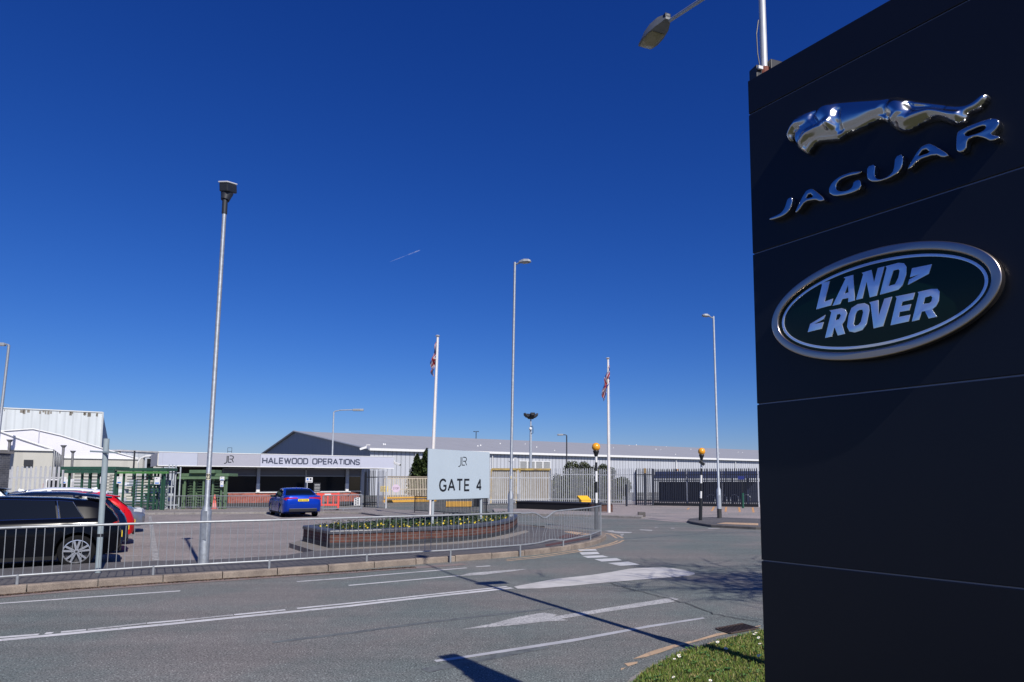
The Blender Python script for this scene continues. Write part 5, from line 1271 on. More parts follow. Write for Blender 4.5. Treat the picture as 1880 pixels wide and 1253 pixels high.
# ================================================================ palisade fences
def palisade(label, A, B, h, spacing, m, post_m=None, name='palisade_fence', top='point', group=None, npost=2.75, pw=.065, z0=0, cat='fence', rails=(.35, -.45)):
    A, B = Vector(A[:2]), Vector(B[:2]); L = (B-A).length; rz = math.atan2(B.y-A.y, B.x-A.x)
    r = thing(name, label, cat, (A.x, A.y, z0), rz, group)
    b = MB()
    for z in rails: b.box((L/2, .03, z if z > 0 else h+z), (L, .04, .06))
    b.build('rail', m, r)
    # one pale
    w2 = pw/2
    prof = [(-w2, .0), (w2, 0), (w2, h-.10), (w2*.35, h-.03), (0, h), (-w2*.35, h-.03), (-w2, h-.10)] if top == 'point' else [(-w2, 0), (w2, 0), (w2, h-.06), (w2*.7, h-.015), (0, h), (-w2*.7, h-.015), (-w2, h-.06)]
    pb = MB(); vs = [(x, .012*(abs(x)/w2), z) for x, z in prof]+[(x, .012*(abs(x)/w2)+.004, z) for x, z in prof]; N_ = len(prof)
    vs = [(x, -.02+.022*(abs(x)/w2)**1.0, z) for x, z in prof]+[(x, -.012+.022*(abs(x)/w2), z) for x, z in prof]
    pb.add(vs, [tuple(range(N_)), tuple(range(N_, 2*N_))]+[(i, (i+1) % N_, N_+(i+1) % N_, N_+i) for i in range(N_)])
    first = pb.build('pale', m, r); first.location = (spacing*.5, 0, .06)
    n = int(L/spacing)
    for k in range(1, n):
        o = bpy.data.objects.new('pale', first.data); link(o, r); o.location = (spacing*(k+.5)+random.uniform(-.006, .006), 0, .06+random.uniform(-.01, .01)); o.rotation_euler = (0, random.uniform(-.008, .008), 0)
    n = max(1, round(L/npost)); pm_ = post_m or m
    for k in range(n+1): MB().box((k*L/n, .10, h*.48), (.06, .10, h*.96)).build('post', pm_, r)
    return r
palm = mat('palisade silver', (.56, .57, .58), .45, .25, .25, 4)
palc = mat('palisade cream', (.62, .54, .42), .6, 0, .3, 5)
pald = mat('palisade near black', (.018, .022, .035), .5)
# big near pales at the left
palisade('short run of large round topped silver pales beside the dark brick pier', at(15, 900, 30.3), at(112, 900, 30.9), 2.36, .178, palm, pw=.085, top='round')
# between turnstiles
palisade('three silver pales between the two groups of green turnstiles', at(305, 900, 41), at(329, 900, 41.2), 2.72, .19, galv_pale, pw=.07, top='round')
# black gate by the gatehouse and the open silver leaf
palisade('narrow black palisade gate standing beside the gatehouse', at(668, 900, 46.8), at(692, 900, 46.2), 2.5, .155, black_paint, name='palisade_gate', npost=1.0, cat='gate')
palisade('open silver palisade gate leaf to the right of the black gate', at(692, 900, 46.2), at(706.5, 900, 45.2), 2.5, .15, palm, name='palisade_gate', npost=1.0, cat='gate')
# cream gate with yellow bottom beam
A_, B_ = at(706, 900, 57), at(797, 900, 60)
t = palisade('long cream sliding gate with a yellow bottom beam, seen left of the gate sign', A_, B_, 1.98, .155, palc, name='sliding_gate', top='round', z0=.12, npost=20, cat='gate', rails=(.06, 1.0, -.06))
Lg = (B_-A_).xy.length
MB().box((Lg/2, -.06, .02), (Lg+.4, .14, .20)).build('bottom_beam', mat('gate yellow', (.66, .36, .06), .55, 0, .2, 4), t)
MB().box((Lg/2, -.05, .30), (Lg+.2, .08, .13)).build('lower_rail', MATS['gate yellow'], t)
MB().box((Lg/2, 0, 2.05), (Lg, .1, .09)).build('top_beam', mat('gate top brown', (.25, .21, .16), .6), t)
# stop sign on the gate
q = at(727, 897, 56.0); t = thing('stop_sign', 'faded lilac octagonal sign reading STOP fixed to the cream sliding gate', 'sign', (q.x, 56.0, q.z), R(16))
oc = [(.34*math.cos(R(22.5+45*k)), .34*math.sin(R(22.5+45*k))) for k in range(8)]
MB().prism([(x, y) for x, y in oc], 0, .02, Matrix.Rotation(R(90), 4, 'X')).build('board', mat('faded lilac', (.62, .50, .62), .6), t)
b = MB(); text(b, 'STOP', .46, .19, .03, lambda p, z: Vector((p[0], -.02-z, p[1])), gap=.3, z1=.004, x0=-.23, y0=-.095); b.build('lettering', mat('faded grey letters', (.30, .24, .30), .6), t)
q = at(705.5, 898, 55); t = thing('warning_board', 'yellow warning board behind the open silver gate leaf', 'sign', (q.x, 55, q.z), R(16))
MB().box((0, 0, 0), (.58, .05, .46)).build('board', mat('warning yellow', (.75, .55, .12), .5), t, bevel=.01)
b = MB(); b.box((0, -.03, .1), (.34, .012, .05)); b.box((0, -.03, -.02), (.42, .012, .04)); b.box((0, -.03, -.11), (.42, .012, .04)); b.build('text_line', mat('text grey', (.4, .32, .1), .6), t)
# palisade to the right of the gate sign, behind which stands a rusty yellow screen
X = [at(898, 900, 52.0), at(1010, 900, 54.0), at(1100, 900, 53.0), at(1166, 900, 51.6)]
h_ = lambda u, v, Y: at(u, v, Y).z
palisade('silver palisade fence in front of the rusty yellow screen', X[0], X[1], 2.45, .155, palm, z0=.05)
palisade('silver palisade fence behind the yellow grit bin', X[1], X[2], 2.72, .155, palm, z0=.05)
palisade('silver palisade fence to the right of the white flagpole, up to the dark gate', X[2], X[3], 2.72, .155, palm, z0=.0)
palisade('narrow dark pedestrian gate in the palisade between two thick posts', at(1167, 900, 51.4), at(1199, 900, 50.8), 2.72, .15, pald, name='palisade_gate', cat='gate', npost=1.35)
palisade('long dark blue palisade fence in front of the shelter', at(1199, 900, 50.8), at(1392, 900, 47.5), 2.66, .135, pald, post_m=mat('post white', (.6, .62, .66), .5), pw=.078, rails=(.35, 1.85, -.42))
A_, B_ = at(1199, 900, 50.75), at(1392, 900, 47.45); L_ = (B_-A_).xy.length
t = thing('kick_board', 'low black board along the foot of the dark palisade', 'board', (A_.x, A_.y, 0), math.atan2(B_.y-A_.y, B_.x-A_.x)); MB().box((L_/2, -.06, .11), (L_, .05, .2)).build('board', black_paint, t)
palisade('second silver palisade fence far behind the dark blue shelter', at(1165, 900, 66), at(1450, 900, 62), 2.75, .16, palm)
for u in (1198, 1184):
    t = thing('gate_post', 'thick %s gate post with a worn top beside the narrow dark gate' % ('black' if u == 1198 else 'brown topped'), 'post', at(u, 886, 50.6).xy.to_3d())
    MB().box((0, -.1, 1.35), (.14, .14, 2.7)).build('post', pald, t, bevel=.01)
    if u == 1184: MB().box((0, -.1, 2.55), (.15, .15, .36)).build('rusty_top', mat('post rust', (.25, .17, .08), .8), t)
# rusty yellow mesh screen
A_, B_ = at(902, 900, 56), at(1011, 900, 57); Ly = (B_-A_).xy.length
t = thing('rusty_screen', 'tall rusty yellow framed screen behind the palisade, right of the gate sign', 'screen', (A_.x, A_.y, 0), math.atan2(B_.y-A_.y, B_.x-A_.x))
fy = mat('rusty yellow', (.50, .36, .09), .7, 0, .7, 2.5, (.16, .11, .07)); hs = at(950, 862, 56.5).z
b = MB(); b.box((Ly/2, 0, hs), (Ly, .12, .16))
for x in (0, Ly*.42, Ly*.47, Ly): b.box((x, 0, hs/2), (.14, .12, hs))
b.build('frame', fy, t)
m = mat('rust stained sheet', (.33, .31, .26), .8, 0, .7, 1.1, (.17, .13, .09), stretch=(1, 1, .35))
b = MB(); b.box((Ly*.21, .08, hs*.53), (Ly*.40, .03, hs*.88)); b.box((Ly*.73, .08, hs*.53), (Ly*.50, .03, hs*.88)); b.build('sheet_panel', m, t)
b = MB()
for k in range(5):
    for j in range(9): b.box((Ly*(.08+.1*j), .055, .5+k*.45), (.05, .01, .03))
b.build('fixing', dark_metal, t)
# conifers beyond the gate, bushes beyond the palisade
def foliage_tree(name, label, p, shapes, n, leaf, mats, trunk=None, seed=1, cat='tree'):
    r = thing(name, label, cat, (p.x, p.y, 0)); rnd = random.Random(seed); b = MB()
    tot = sum(s[3] for s in shapes)
    for (cx, cz, hw, wgt, kind, hh) in shapes:
        for _ in range(int(n*wgt/tot)):
            if kind == 'cone':
                t = rnd.random()**.75; ang = rnd.uniform(0, 6.28); rad = hw*(1-t)**.8*(.72+.28*math.sin(ang*5+t*19)+.12*math.sin(t*40+ang*3))*rnd.uniform(.55, 1.05)
                x, y, z = cx+rad*math.cos(ang), rad*math.sin(ang), cz+t*hh+rad*.35
            else:
                d = Vector((rnd.gauss(0, 1), rnd.gauss(0, 1), rnd.gauss(0, 1))).normalized(); k = rnd.uniform(.6, 1.08)
                x, y, z = cx+d.x*hw*k, d.y*hw*k, cz+d.z*hh*k
            a, e = rnd.uniform(0, 6.28), rnd.uniform(-1, 1); l = leaf*rnd.uniform(.6, 1.4)
            u = Vector((math.cos(a), math.sin(a), e)).normalized()*l; v = Vector((-math.sin(a), math.cos(a), rnd.uniform(-1, 1))).normalized()*l*.5
            q = Vector((x, y, z)); b.m = rnd.randrange(len(mats)); b.add([q-u, q+v, q+u, q-v], [(0, 1, 2, 3)])
    b.build('crown', mats, r, fix=False)
    if trunk: MB().tube([(0, 0, 0), (0, 0, trunk)], [.14, .05], 8).build('trunk', MATS['bark'], r, smooth=True)
    return r
cf = [mat('conifer dark', (.015, .032, .008), .7), mat('conifer mid', (.035, .06, .012), .7), mat('conifer light', (.07, .10, .02), .7)]
q = at(765, 886, 61); 
foliage_tree('conifer', 'shorter dark conifer left of its taller neighbour behind the sliding gate', q, [(0, .3, 1.2, 1, 'cone', at(765, 834, 61).z-.3)], 9000, .10, cf, 2.5, 3)
q = at(783, 886, 61.5)
foliage_tree('conifer', 'taller dark conifer partly hidden by the left edge of the gate sign', q, [(0, .3, 1.55, 1, 'cone', at(780, 824, 61.5).z-.3)], 14000, .10, cf, 3, 5)
bl = [mat('bush dark', (.02, .035, .012), .7), mat('bush mid', (.045, .065, .02), .7), mat('bush olive', (.09, .10, .035), .7)]
q = at(1062, 886, 60); zt_ = at(1062, 846.5, 60).z
foliage_tree('bush', 'wide dark bush topping the palisade behind the near orange beacon', q, [(-.55, zt_-.95, .8, 1, 'b', .9), (.45, zt_-.95, .75, 1, 'b', .85), (1.2, zt_-1.15, .7, .7, 'b', .7), (0, 1.4, 1.4, 1.5, 'b', 1.5)], 7000, .09, bl, 2, 7, 'bush')
q = at(1114, 886, 60); zt_ = at(1112, 850, 60).z
foliage_tree('bush', 'small straggly bush behind the palisade at the white flagpole', q, [(-.3, zt_-.7, .5, 1, 'b', .6), (.35, zt_-.9, .45, .7, 'b', .5)], 2200, .08, bl, 2, 9, 'bush')
q = at(1036, 886, 58); foliage_tree('bush', 'added leaf mass darkening the palisade gaps beneath the wide bush', q, [(-.6+.62*k_, 1.0+.35*math.sin(k_*2.3), .62, 1, 'b', 1.05+.3*math.cos(k_*1.7)) for k_ in range(10)], 17000, .13, bl, 1, 12, 'bush')  # made-up leaf mass, added to darken the gaps between the pales

# ================================================================ green turnstiles
tg = mat('turnstile green', (.025, .085, .055), .5, 0, .25, 3); tg2 = mat('turnstile light green', (.07, .20, .055), .5); tg3 = mat('faded green', (.12, .20, .11), .6, 0, .3, 4)
def turnstile(label, uL, uR, Y, v_top, posts, combs, rotors, m, beam_m=None, hump=None, ang=0, notices=()):
    A = at(uL, 886, Y); B = at(uR, 886, Y); L = B.x-A.x; z = at(uL, v_top, Y).z; X_ = lambda u: (u-uL)/(uR-uL)*L
    r = thing('turnstile', label, 'turnstile', (A.x, Y, .1), ang); z -= .1
    b = MB(); b.box((L/2, .5, z-.09), (L+.1, 1.2, .17)); b.build('header', m, r, bevel=.01)
    if beam_m: MB().box((L/2+.1, -.2, z-.27), (L+.3, .1, .13)).build('front_beam', beam_m, r)
    else: MB().box((L/2, -.18, z-.27), (L+.1, .1, .16)).build('front_beam', m, r)
    for u in posts:
        MB().box((X_(u), random.choice((-.05, .1)), (z-.2)/2), (.09, .09, z-.2)).build('post', m, r)
    for (u0, u1, z0_) in combs:
        b = MB(); k = z0_
        while k < z-.35: b.box(((X_(u0)+X_(u1))/2, .22, k), (X_(u1)-X_(u0), .035, .045)); k += .165
        b.build('comb_bars', m, r)
    for u, rad in rotors:
        b = MB(); b.tube([(X_(u), .6, 0), (X_(u), .6, z-.15)], .055, 8); rt = b.build('rotor', m, r)
        b = MB(); k = .25
        while k < z-.4:
            for a in (20, 140, 260): b.tube([(X_(u), .6, k), (X_(u)+rad*math.cos(R(a)), .6+rad*math.sin(R(a)), k)], .018, 5)
            k += .165
        b.build('rotor_arms', m, rt)
    if hump:
        u0, u1 = hump; b = MB(); b.box(((X_(u0)+X_(u1))/2, .1, z+.10), (X_(u1)-X_(u0), .9, .2)); b.build('motor_housing', m, r, bevel=.02)
    for u, v, w_, h_ in notices:
        q = at(u, v, Y-.15); nn = MB(); nn.box((X_(u), -.30, q.z-.1), (w_, .012, h_)); o = nn.build('notice', white_paint, r)
        MB().box((X_(u), -.307, q.z-.1-h_*.33), (w_*.7, .004, h_*.18)).build('notice_symbol', MATS['sign blue'], o)
        MB().box((X_(u)-w_*.12, -.307, q.z-.1+h_*.3), (w_*.3, .004, h_*.12)).build('notice_text', mat('notice grey', (.2, .22, .3), .6), o)
turnstile('dark green full height turnstile frame behind the parked cars, leftmost of three', 111, 211, 36.5, 857, (113, 128, 148, 162, 178, 195, 209), ((131, 147, .4), (149, 161, .4), (163, 177, .4), (196, 208, .5)), ((170, .55), (152, .5)), tg, notices=((124, 882, .30, .36), (194.5, 882, .24, .36)))
turnstile('dark green turnstile frame with a bright green front beam, middle of three', 216, 304, 40, 859.5, (217, 228, 245, 260, 272, 285, 296, 303), ((229, 244, .3), (246, 259, .3), (261, 271, .3), (273, 284, .3)), ((250, .6), (279, .6)), tg, tg2, notices=((225, 882, .30, .42), (294, 883, .32, .42)))
turnstile('faded green turnstile with raised motor housings below the logo fascia, rightmost of three', 330, 419, 41.6, 869.5, (331, 336, 341, 358, 375, 390, 408, 412, 417), ((342, 357, .2), (359, 373, .2), (391, 406, .2)), ((352, .62), (383, .62)), tg3, hump=(352, 398), notices=((412, 879, .27, .22), (412, 889, .2, .34)))
MB_ = None
for u0, u1, v0, v1, lab, m_ in ((131, 160, 884, 900, 'white van back with a dark window, seen through the left pales', white_paint),):
    pass
# orange cone behind the railing
q = at(394.5, 938, 41.55); t = thing('traffic_cone', 'tall salmon pink traffic cone between the rail and the turnstile', 'cone', (q.x, 41.45, .1))
MB().box((0, 0, .02), (.36, .36, .04)).build('base', mat('cone pink', (.72, .28, .26), .6), t)
MB().tube([(0, 0, .04), (0, 0, .45), (0, 0, .86)], [.14, .09, .035], 16).build('cone', mat('cone salmon', (.80, .16, .12), .6), t, smooth=True)
MB().tube([(0, 0, .06), (0, 0, .36)], [.144, .103], 16, caps=False).build('sleeve', MATS['cone pink'], t, smooth=True)
# dark waste sacks and equipment in the passage behind the turnstiles: white bundles on shelves
rnd = random.Random(31); k = 0
t = thing('pallet_rack', 'rack of pale boxes and wrapped goods seen through the green turnstiles', 'rack', (at(215, 886, 52).x, 52, 0))
Lr = at(425, 886, 52).x-at(215, 886, 52).x
b = MB()
for z in (.3, .9, 1.45): b.box((Lr/2, 0, z), (Lr, .9, .06))
for x in np.linspace(0, Lr, 6): b.box((x, -.4, .95), (.08, .08, 1.9))
b.build('frame', mat('rack blue grey', (.18, .22, .30), .5), t)
for z in (.33, .93, 1.48):
    x = .1
    while x < Lr-.6:
        w_ = rnd.uniform(.4, 1.1); h_ = rnd.uniform(.2, .42)
        if rnd.random() < .8: MB().box((x+w_/2, rnd.uniform(-.1, .1), z+h_/2), (w_*.94, .6, h_)).build('carton', mat(('carton white', 'carton grey', 'carton cream')[k % 3], ((.7, .72, .74), (.4, .42, .46), (.6, .58, .5))[k % 3], .7), t)
        x += w_; k += 1
# red plastic barrier beside the blue car
q = gp(601, 937.5, .1)
t = thing('plastic_barrier', 'red plastic pedestrian barrier standing behind the right side of the blue car', 'barrier', (q.x-.45, q.y+.25, .1), R(15))
rd = mat('barrier red', (.80, .075, .05), .5)
b = MB(); b.box((.35, 0, .9), (1.1, .07, .14)); b.box((.35, 0, .30), (1.1, .07, .12)); b.box((.0, 0, .6), (.08, .06, .5)); b.box((.35, 0, .6), (.08, .06, .5)); b.box((.66, 0, .6), (.08, .06, .5)); b.box((.93, 0, .55), (.12, .09, .9)); b.box((-.2, 0, .55), (.10, .08, .9))
b.build('frame', rd, t, bevel=.015)
b = MB(); b.box((.35, -.0395, .9), (.35, .006, .09)); b.build('label_plate', white_paint, t)
b = MB(); b.box((.9, 0, .05), (.14, .5, .08)); b.box((-.15, 0, .05), (.14, .5, .08)); b.build('foot', black_plastic, t)
# white notice on the short rail
q = gp(655, 937, .1); t = thing('notice_plate', 'white printed notice tied to the short rail in front of the gatehouse brickwork', 'notice', (q.x+.02, q.y-.08, at(655, 921, q.y).z), R(6))
MB().box((0, 0, 0), (.34, .015, .46)).build('board', white_paint, t)
b = MB()
for k in range(6): b.box((-.07 if k % 2 else .06, -.0095, .17-k*.065), (.09, .004, .035)); b.box((.0, -.0096, .14-k*.065), (.22, .004, .008))
b.build('print', dark_metal, t)
# yellow crash barrier and its dark post box seen under the gate sign
q = at(818, 930, 47); q2 = at(869, 930, 48)
t = thing('yellow_barrier', 'low yellow barrier panel seen through the black railing under the gate sign', 'barrier', (q.x, 47, 0), R(14)); L_ = q2.x-q.x
zt_, zb_ = at(818, 921, 47).z, at(818, 931, 47).z
MB().box((L_/2, 0, (zt_+zb_)/2), (L_, .1, zt_-zb_)).build('panel', MATS['gate yellow'], t, bevel=.02)
b = MB(); 
for x in (.1, L_-.1): b.box((x, .08, zb_/2), (.12, .1, zb_))
b.build('foot', dark_metal, t)
q = at(875, 923, 48.5); t = thing('barrier_box', 'dark barrier cabinet next to a yellow post under the right end of the gate sign', 'cabinet', (q.x, 48.5, 0), 0)
MB().box((0, 0, .62), (.34, .4, 1.24)).build('cabinet', dark_metal, t, bevel=.02)
q3 = at(881.5, 925, 48).x-q.x
t = thing('yellow_post', 'short yellow post beside the dark barrier cabinet', 'post', (q.x+q3+.05, 48, 0)); MB().box((0, 0, .55), (.14, .14, 1.1)).build('post', MATS['gate yellow'], t, bevel=.01)
# low black wall and brick end beyond the side road
A_, B_ = at(948, 937, 42.4), at(1078, 939, 38.3); zt_ = at(948, 922, 42.4).z
t = thing('low_wall', 'long low black rendered wall across the side road from the flower bed', 'wall', (A_.x, A_.y, 0), math.atan2(B_.y-A_.y, B_.x-A_.x)); L_ = (B_-A_).xy.length
MB().box((L_/2, .6, zt_/2), (L_, 1.2, zt_)).build('body', mat('black brick render', (.012, .012, .014), .8, 0, .3, 3), t)
MB().box((L_/2, .6, zt_+.03), (L_+.06, 1.26, .06)).build('coping', mat('black coping', (.03, .03, .034), .6), t)
b = MB(); b.wall([(L_, .05), (L_+.85, .25), (L_+.85, 1.2)], 0, zt_-.03); b.build('brick_end', bk_red, t, fix=False)
MB().box((L_+.44, .62, zt_+.0), (.9, .95, .06)).build('end_coping', mat('dark end coping', (.05, .05, .055), .6), t)
# yellow grit bin
q = at(1073, 920, 44); zb_, zt_ = .1, at(1073, 911, 44).z
t = thing('grit_bin', 'bright yellow grit bin with a sloping lid behind the low black wall', 'bin', (q.x, 44, 0), R(12))
gy = mat('bin yellow', (.85, .48, .03), .45); h_ = zt_-.25
MB().prism([(-.28, -.3), (.36, -.3), (.36, .35), (-.28, .35)], .1, h_).build('body', gy, t, bevel=.03)
b = MB(); b.add([(-.30, -.34, h_), (.40, -.34, h_), (.40, .38, h_), (-.30, .38, h_), (-.44, .1, zt_+.02), (.22, .1, zt_+.02), (.22, .38, zt_+.02), (-.44, .38, zt_+.02)], [(0, 3, 2, 1), (4, 5, 6, 7), (0, 1, 5, 4), (1, 2, 6, 5), (2, 3, 7, 6), (3, 0, 4, 7)]); b.build('lid', gy, t, bevel=.02)
# posts along the palisade
for u, Y, h_, m_, lab in ((1150, 49.2, 1.55, pald, 'black bollard post with a flat top by the silver palisade'), (1363, 45.6, 1.0, mat('post green', (.01, .08, .05), .5), 'short green post holding a dark blue sign before the dark palisade')):
    p = at(u, 886, Y); t = thing('marker_post', lab, 'post', (p.x, Y, 0)); MB().tube([(0, 0, 0), (0, 0, h_)], .075, 12).build('post', m_, t, smooth=True)
    if u == 1363:
        MB().box((-.1, -.09, 2.0), (.42, .03, .22)).build('sign_plate', mat('dark blue plate', (.01, .02, .14), .4), t); MB().tube([(0, 0, 1.0), (0, 0, 2.1)], .03, 8).build('stem', dark_metal, t)
# dark stop cock box on the kerb
q = gp(1178, 947.8, .05); t = thing('kerb_block', 'small dark block at the end of the far kerb by the second flagpole', 'block', (q.x, q.y, 0)); MB().box((0, 0, .12), (.36, .3, .26)).build('block', MATS['dark kerb stone'], t, bevel=.02)
# ---- bicycle shelter behind the dark palisade
A_, B_ = at(1205, 886, 54), at(1400, 886, 51.5); L_ = (B_-A_).xy.length
t = thing('cycle_shelter', 'dark blue shelter with a curved roof and pale hoops behind the dark palisade', 'shelter', (A_.x, A_.y, 0), math.atan2(B_.y-A_.y, B_.x-A_.x))
db = mat('shelter navy', (.025, .035, .085), .5)
b = MB(); zt_ = 2.45
pr = [(-1.0, zt_-.45), (-.6, zt_-.12), (0, zt_+.05), (.7, zt_-.02), (1.3, zt_-.3)]
vs = []
for y, z in pr: vs += [(0, y, z), (L_, y, z), (0, y, z+.05), (L_, y, z+.05)]
fs = []
for k in range(4): a = 4*k; fs += [(a, a+1, a+5, a+4), (a+2, a+6, a+7, a+3)]
fs += [(0, 2, 3, 1), (16, 17, 19, 18)]
b.add(vs, fs); b.build('roof', db, t)
for k in range(8):
    x = L_*k/7; MB().box((x, 1.2, zt_/2-.2), (.09, .09, zt_-.4)).build('post', db, t)
b = MB(); b.box((L_/2, 1.28, .95), (L_, .03, 1.6)); b.build('back_panel', mat('navy panel shade', (.02, .028, .06), .6), t)  # navy made darker for the shadow behind the palisade
b = MB(); b.box((L_/2, 1.27, 1.02), (L_, .06, .06)); b.box((L_/2, 1.27, 2.05), (L_, .06, .06)); b.build('rail', db, t)
for k in range(4):
    x = L_*(.52+.11*k); hb_ = MB(); hb_.tube([(x-.3, .2, 0), (x-.3, .2, .55), (x-.2, .2, .72), (x, .2, .78), (x+.2, .2, .72), (x+.3, .2, .55), (x+.3, .2, 0)], .025, 8); hb_.build('cycle_hoop', galv_pale, t, smooth=True)
# contrail high in the sky: faint streak
t = thing('contrail', 'short thin white aircraft trail slanting across the deep blue sky', 'contrail', (0, 0, 0))
a_, c_ = ray(716, 481).normalized()*2400, ray(778, 457).normalized()*2400
cm = bpy.data.materials.new('ice trail'); cm.use_nodes = True; N = cm.node_tree.nodes; K = cm.node_tree.links; b_ = N['Principled BSDF']; b_.inputs['Base Color'].default_value = (.8, .85, .95, 1); b_.inputs['Roughness'].default_value = 1
nz = N.new('ShaderNodeTexNoise'); nz.inputs['Scale'].default_value = .06; mr = N.new('ShaderNodeMapRange'); mr.inputs[1].default_value = .35; mr.inputs[2].default_value = .8; mr.inputs[4].default_value = .28; K.new(nz.outputs[0], mr.inputs[0]); K.new(mr.outputs[0], b_.inputs['Alpha'])
g_ = N.new('ShaderNodeNewGeometry'); K.new(g_.outputs['Position'], nz.inputs['Vector'])
MB().tube([Vector((0, 0, EYE))+a_.lerp(c_, q) for q in (0, .3, .6, .85, 1)], [.3, .9, 1.5, 1.7, .5], 8).build('trail', cm, t, smooth=True)
# ================================================================ cars
def paintm(name, col, metal=.35, rough=.22): return mat(name, col, rough, metal, coat=.3, spec=.22)
tyre = mat('tyre rubber', (.008, .008, .009), .85, spec=.15); rimm = mat('alloy', (.62, .63, .66), .28, .85); lens_red = mat('lens red', (.42, .01, .012), .15, spec=.6); lens_clear = mat('lens clear', (.7, .72, .75), .1, .2)
glass_car = mat('car glass', (.004, .006, .009), .03, 0, spec=.38); trim_chrome = mat('window chrome', (.7, .72, .75), .15, 1.0); plate_y = mat('plate yellow', (.85, .62, .04), .5); under_b = mat('underbody', (.006, .006, .007), .9)
def interp(T, x):
    if x <= T[0][0]: return T[0][1]
    for (a, b), (c, d) in zip(T[:-1], T[1:]):
        if x <= c:
            t = (x-a)/(c-a); return b+(d-b)*t
    return T[-1][1]
def smooth_interp(T, x):
    if x <= T[0][0]: return T[0][1]
    for i in range(len(T)-1):
        if x <= T[i+1][0]:
            a, b = T[i], T[i+1]; t = (x-a[0])/(b[0]-a[0]); t = t*t*(3-2*t)*.5+t*.5; return a[1]+(b[1]-a[1])*t
    return T[-1][1]
def car(name, label, paint, loc, heading, S, group=None):
    """local +X = nose. S: dict with L, W, deck (x,z), roof (x,z), pillars, wheels"""
    rz = math.atan2(heading.y, heading.x)
    r = thing(name, label, 'car', loc, rz, group)
    L, W = S['L'], S['W']; hw = W/2; deck, roof = S['deck'], S['roof']; wr, wx_ = S['wr'], S['wx']; sill = S.get('sill', .22)
    xs = sorted(set([round(L*k/44, 3) for k in range(45)]+[round(w+d*wr*1.12, 3) for w in wx_ for d in (-1, -.92, -.75, -.5, -.25, 0, .25, .5, .75, .92, 1)]+[.04, .1, L-.04, L-.1, L-.2]))
    def planw(x):   # plan taper
        e = min(x, L-x); rr = .55
        f = 1-.22*max(0, 1-e/rr)**2.4 if x > L/2 else 1-.16*max(0, 1-e/.42)**2.2
        return f
    def zbot(x):
        z = sill+ (.10*max(0, 1-x/.5)) + (.05*max(0, 1-(L-x)/.5))
        for w in wx_:
            d = abs(x-w); R_ = wr*1.13
            if d < R_: z = max(z, wr+math.sqrt(R_*R_-d*d))
        return z
    body = MB(); ring = []; n = 0
    def end_scale(x):    # rounds the nose and tail in height
        e = min(x, L-x); return 1 if e > .12 else .0+math.sqrt(max(0, 1-(1-e/.12)**2))
    for x in xs:
        f = planw(x); zd = smooth_interp(deck, x); zb = zbot(x); es = end_scale(x)
        w_ = hw*f
        zmid = .62 if zb < .6 else zb+.02; zmid = max(zmid, zb+.012); zsh = max(zd-.07, zmid+.02); 
        zc = .6+(zd-.6)*1
        if es < 1: zb = .5+(zb-.5)*(.55+.45*es); zd2 = zd-.06*(1-es); w_ *= (.93+.07*es)
        else: zd2 = zd
        pts = [(.0, zb), (w_*.90, zb), (w_*.975, zb+.015), (w_, zmid), (w_*.99, (zmid+zsh)/2), (w_*.965, zsh), (w_*.90, zd2-.008), (w_*.60, zd2+.014), (0, zd2+.024)]
        full = [Vector((x, y, z)) for y, z in pts]+[Vector((x, -y, z)) for y, z in pts[-2:0:-1]]
        ring.append(full)
    n = len(ring[0]); vs = [p for q in ring for p in q]
    fs = [(i*n+k, i*n+(k+1) % n, (i+1)*n+(k+1) % n, (i+1)*n+k) for i in range(len(ring)-1) for k in range(n)]
    fs += [tuple(range(n)), tuple(range((len(ring)-1)*n, len(ring)*n))]
    body.add(vs, fs)
    # cabin
    x0, x1 = roof[0][0], roof[-1][0]
    belt = S.get('belt') or deck
    def zbelt(x): return smooth_interp(deck, x)-.01
    def cabhw(x, t):
        f = planw(x); b_ = hw*f*.90; tp = hw*S.get('tumble', .66)
        e0 = min(1, max(0, (x-x0)/.5)); e1 = min(1, max(0, (x1-x)/.9)); k = .90+.10*min(e0, e1)**.6
        return b_+(tp*k-b_)*t
    def side(x, t, s, off=0):
        zr = smooth_interp(roof, x)-.05; zb_ = zbelt(x); z = zb_+(max(zr, zb_+.001)-zb_)*t
        H = max(.01, zr-zb_); full = max(q[1] for q in roof)-.05-zbelt((x0+x1)/2); tt = t*min(1, H/full)
        y = cabhw(x, tt)
        return Vector((x, s*(y+off), z))
    cx = [x0+(x1-x0)*k/36 for k in range(37)]; rings = []
    for x in cx:
        zr = smooth_interp(roof, x); H = zr-zbelt(x)
        p = [side(x, 0, 1)]+[side(x, t, 1) for t in (.35, .7, 1)]
        yt = p[-1].y; p += [Vector((x, yt*.93, zr-.018)), Vector((x, yt*.6, zr)), Vector((x, 0, zr+.012))]
        p += [Vector((q.x, -q.y, q.z)) for q in p[-2::-1]]
        rings.append(p)
    n = len(rings[0]); vs = [p for q in rings for p in q]
    fs = [(i*n+k, i*n+k+1, (i+1)*n+k+1, (i+1)*n+k) for i in range(len(rings)-1) for k in range(n-1)]
    fs += [tuple(range(n))[::-1], tuple(range((len(rings)-1)*n, len(rings)*n))]
    body.add(vs, fs)
    ob = body.build('body', paint, r, smooth=True)
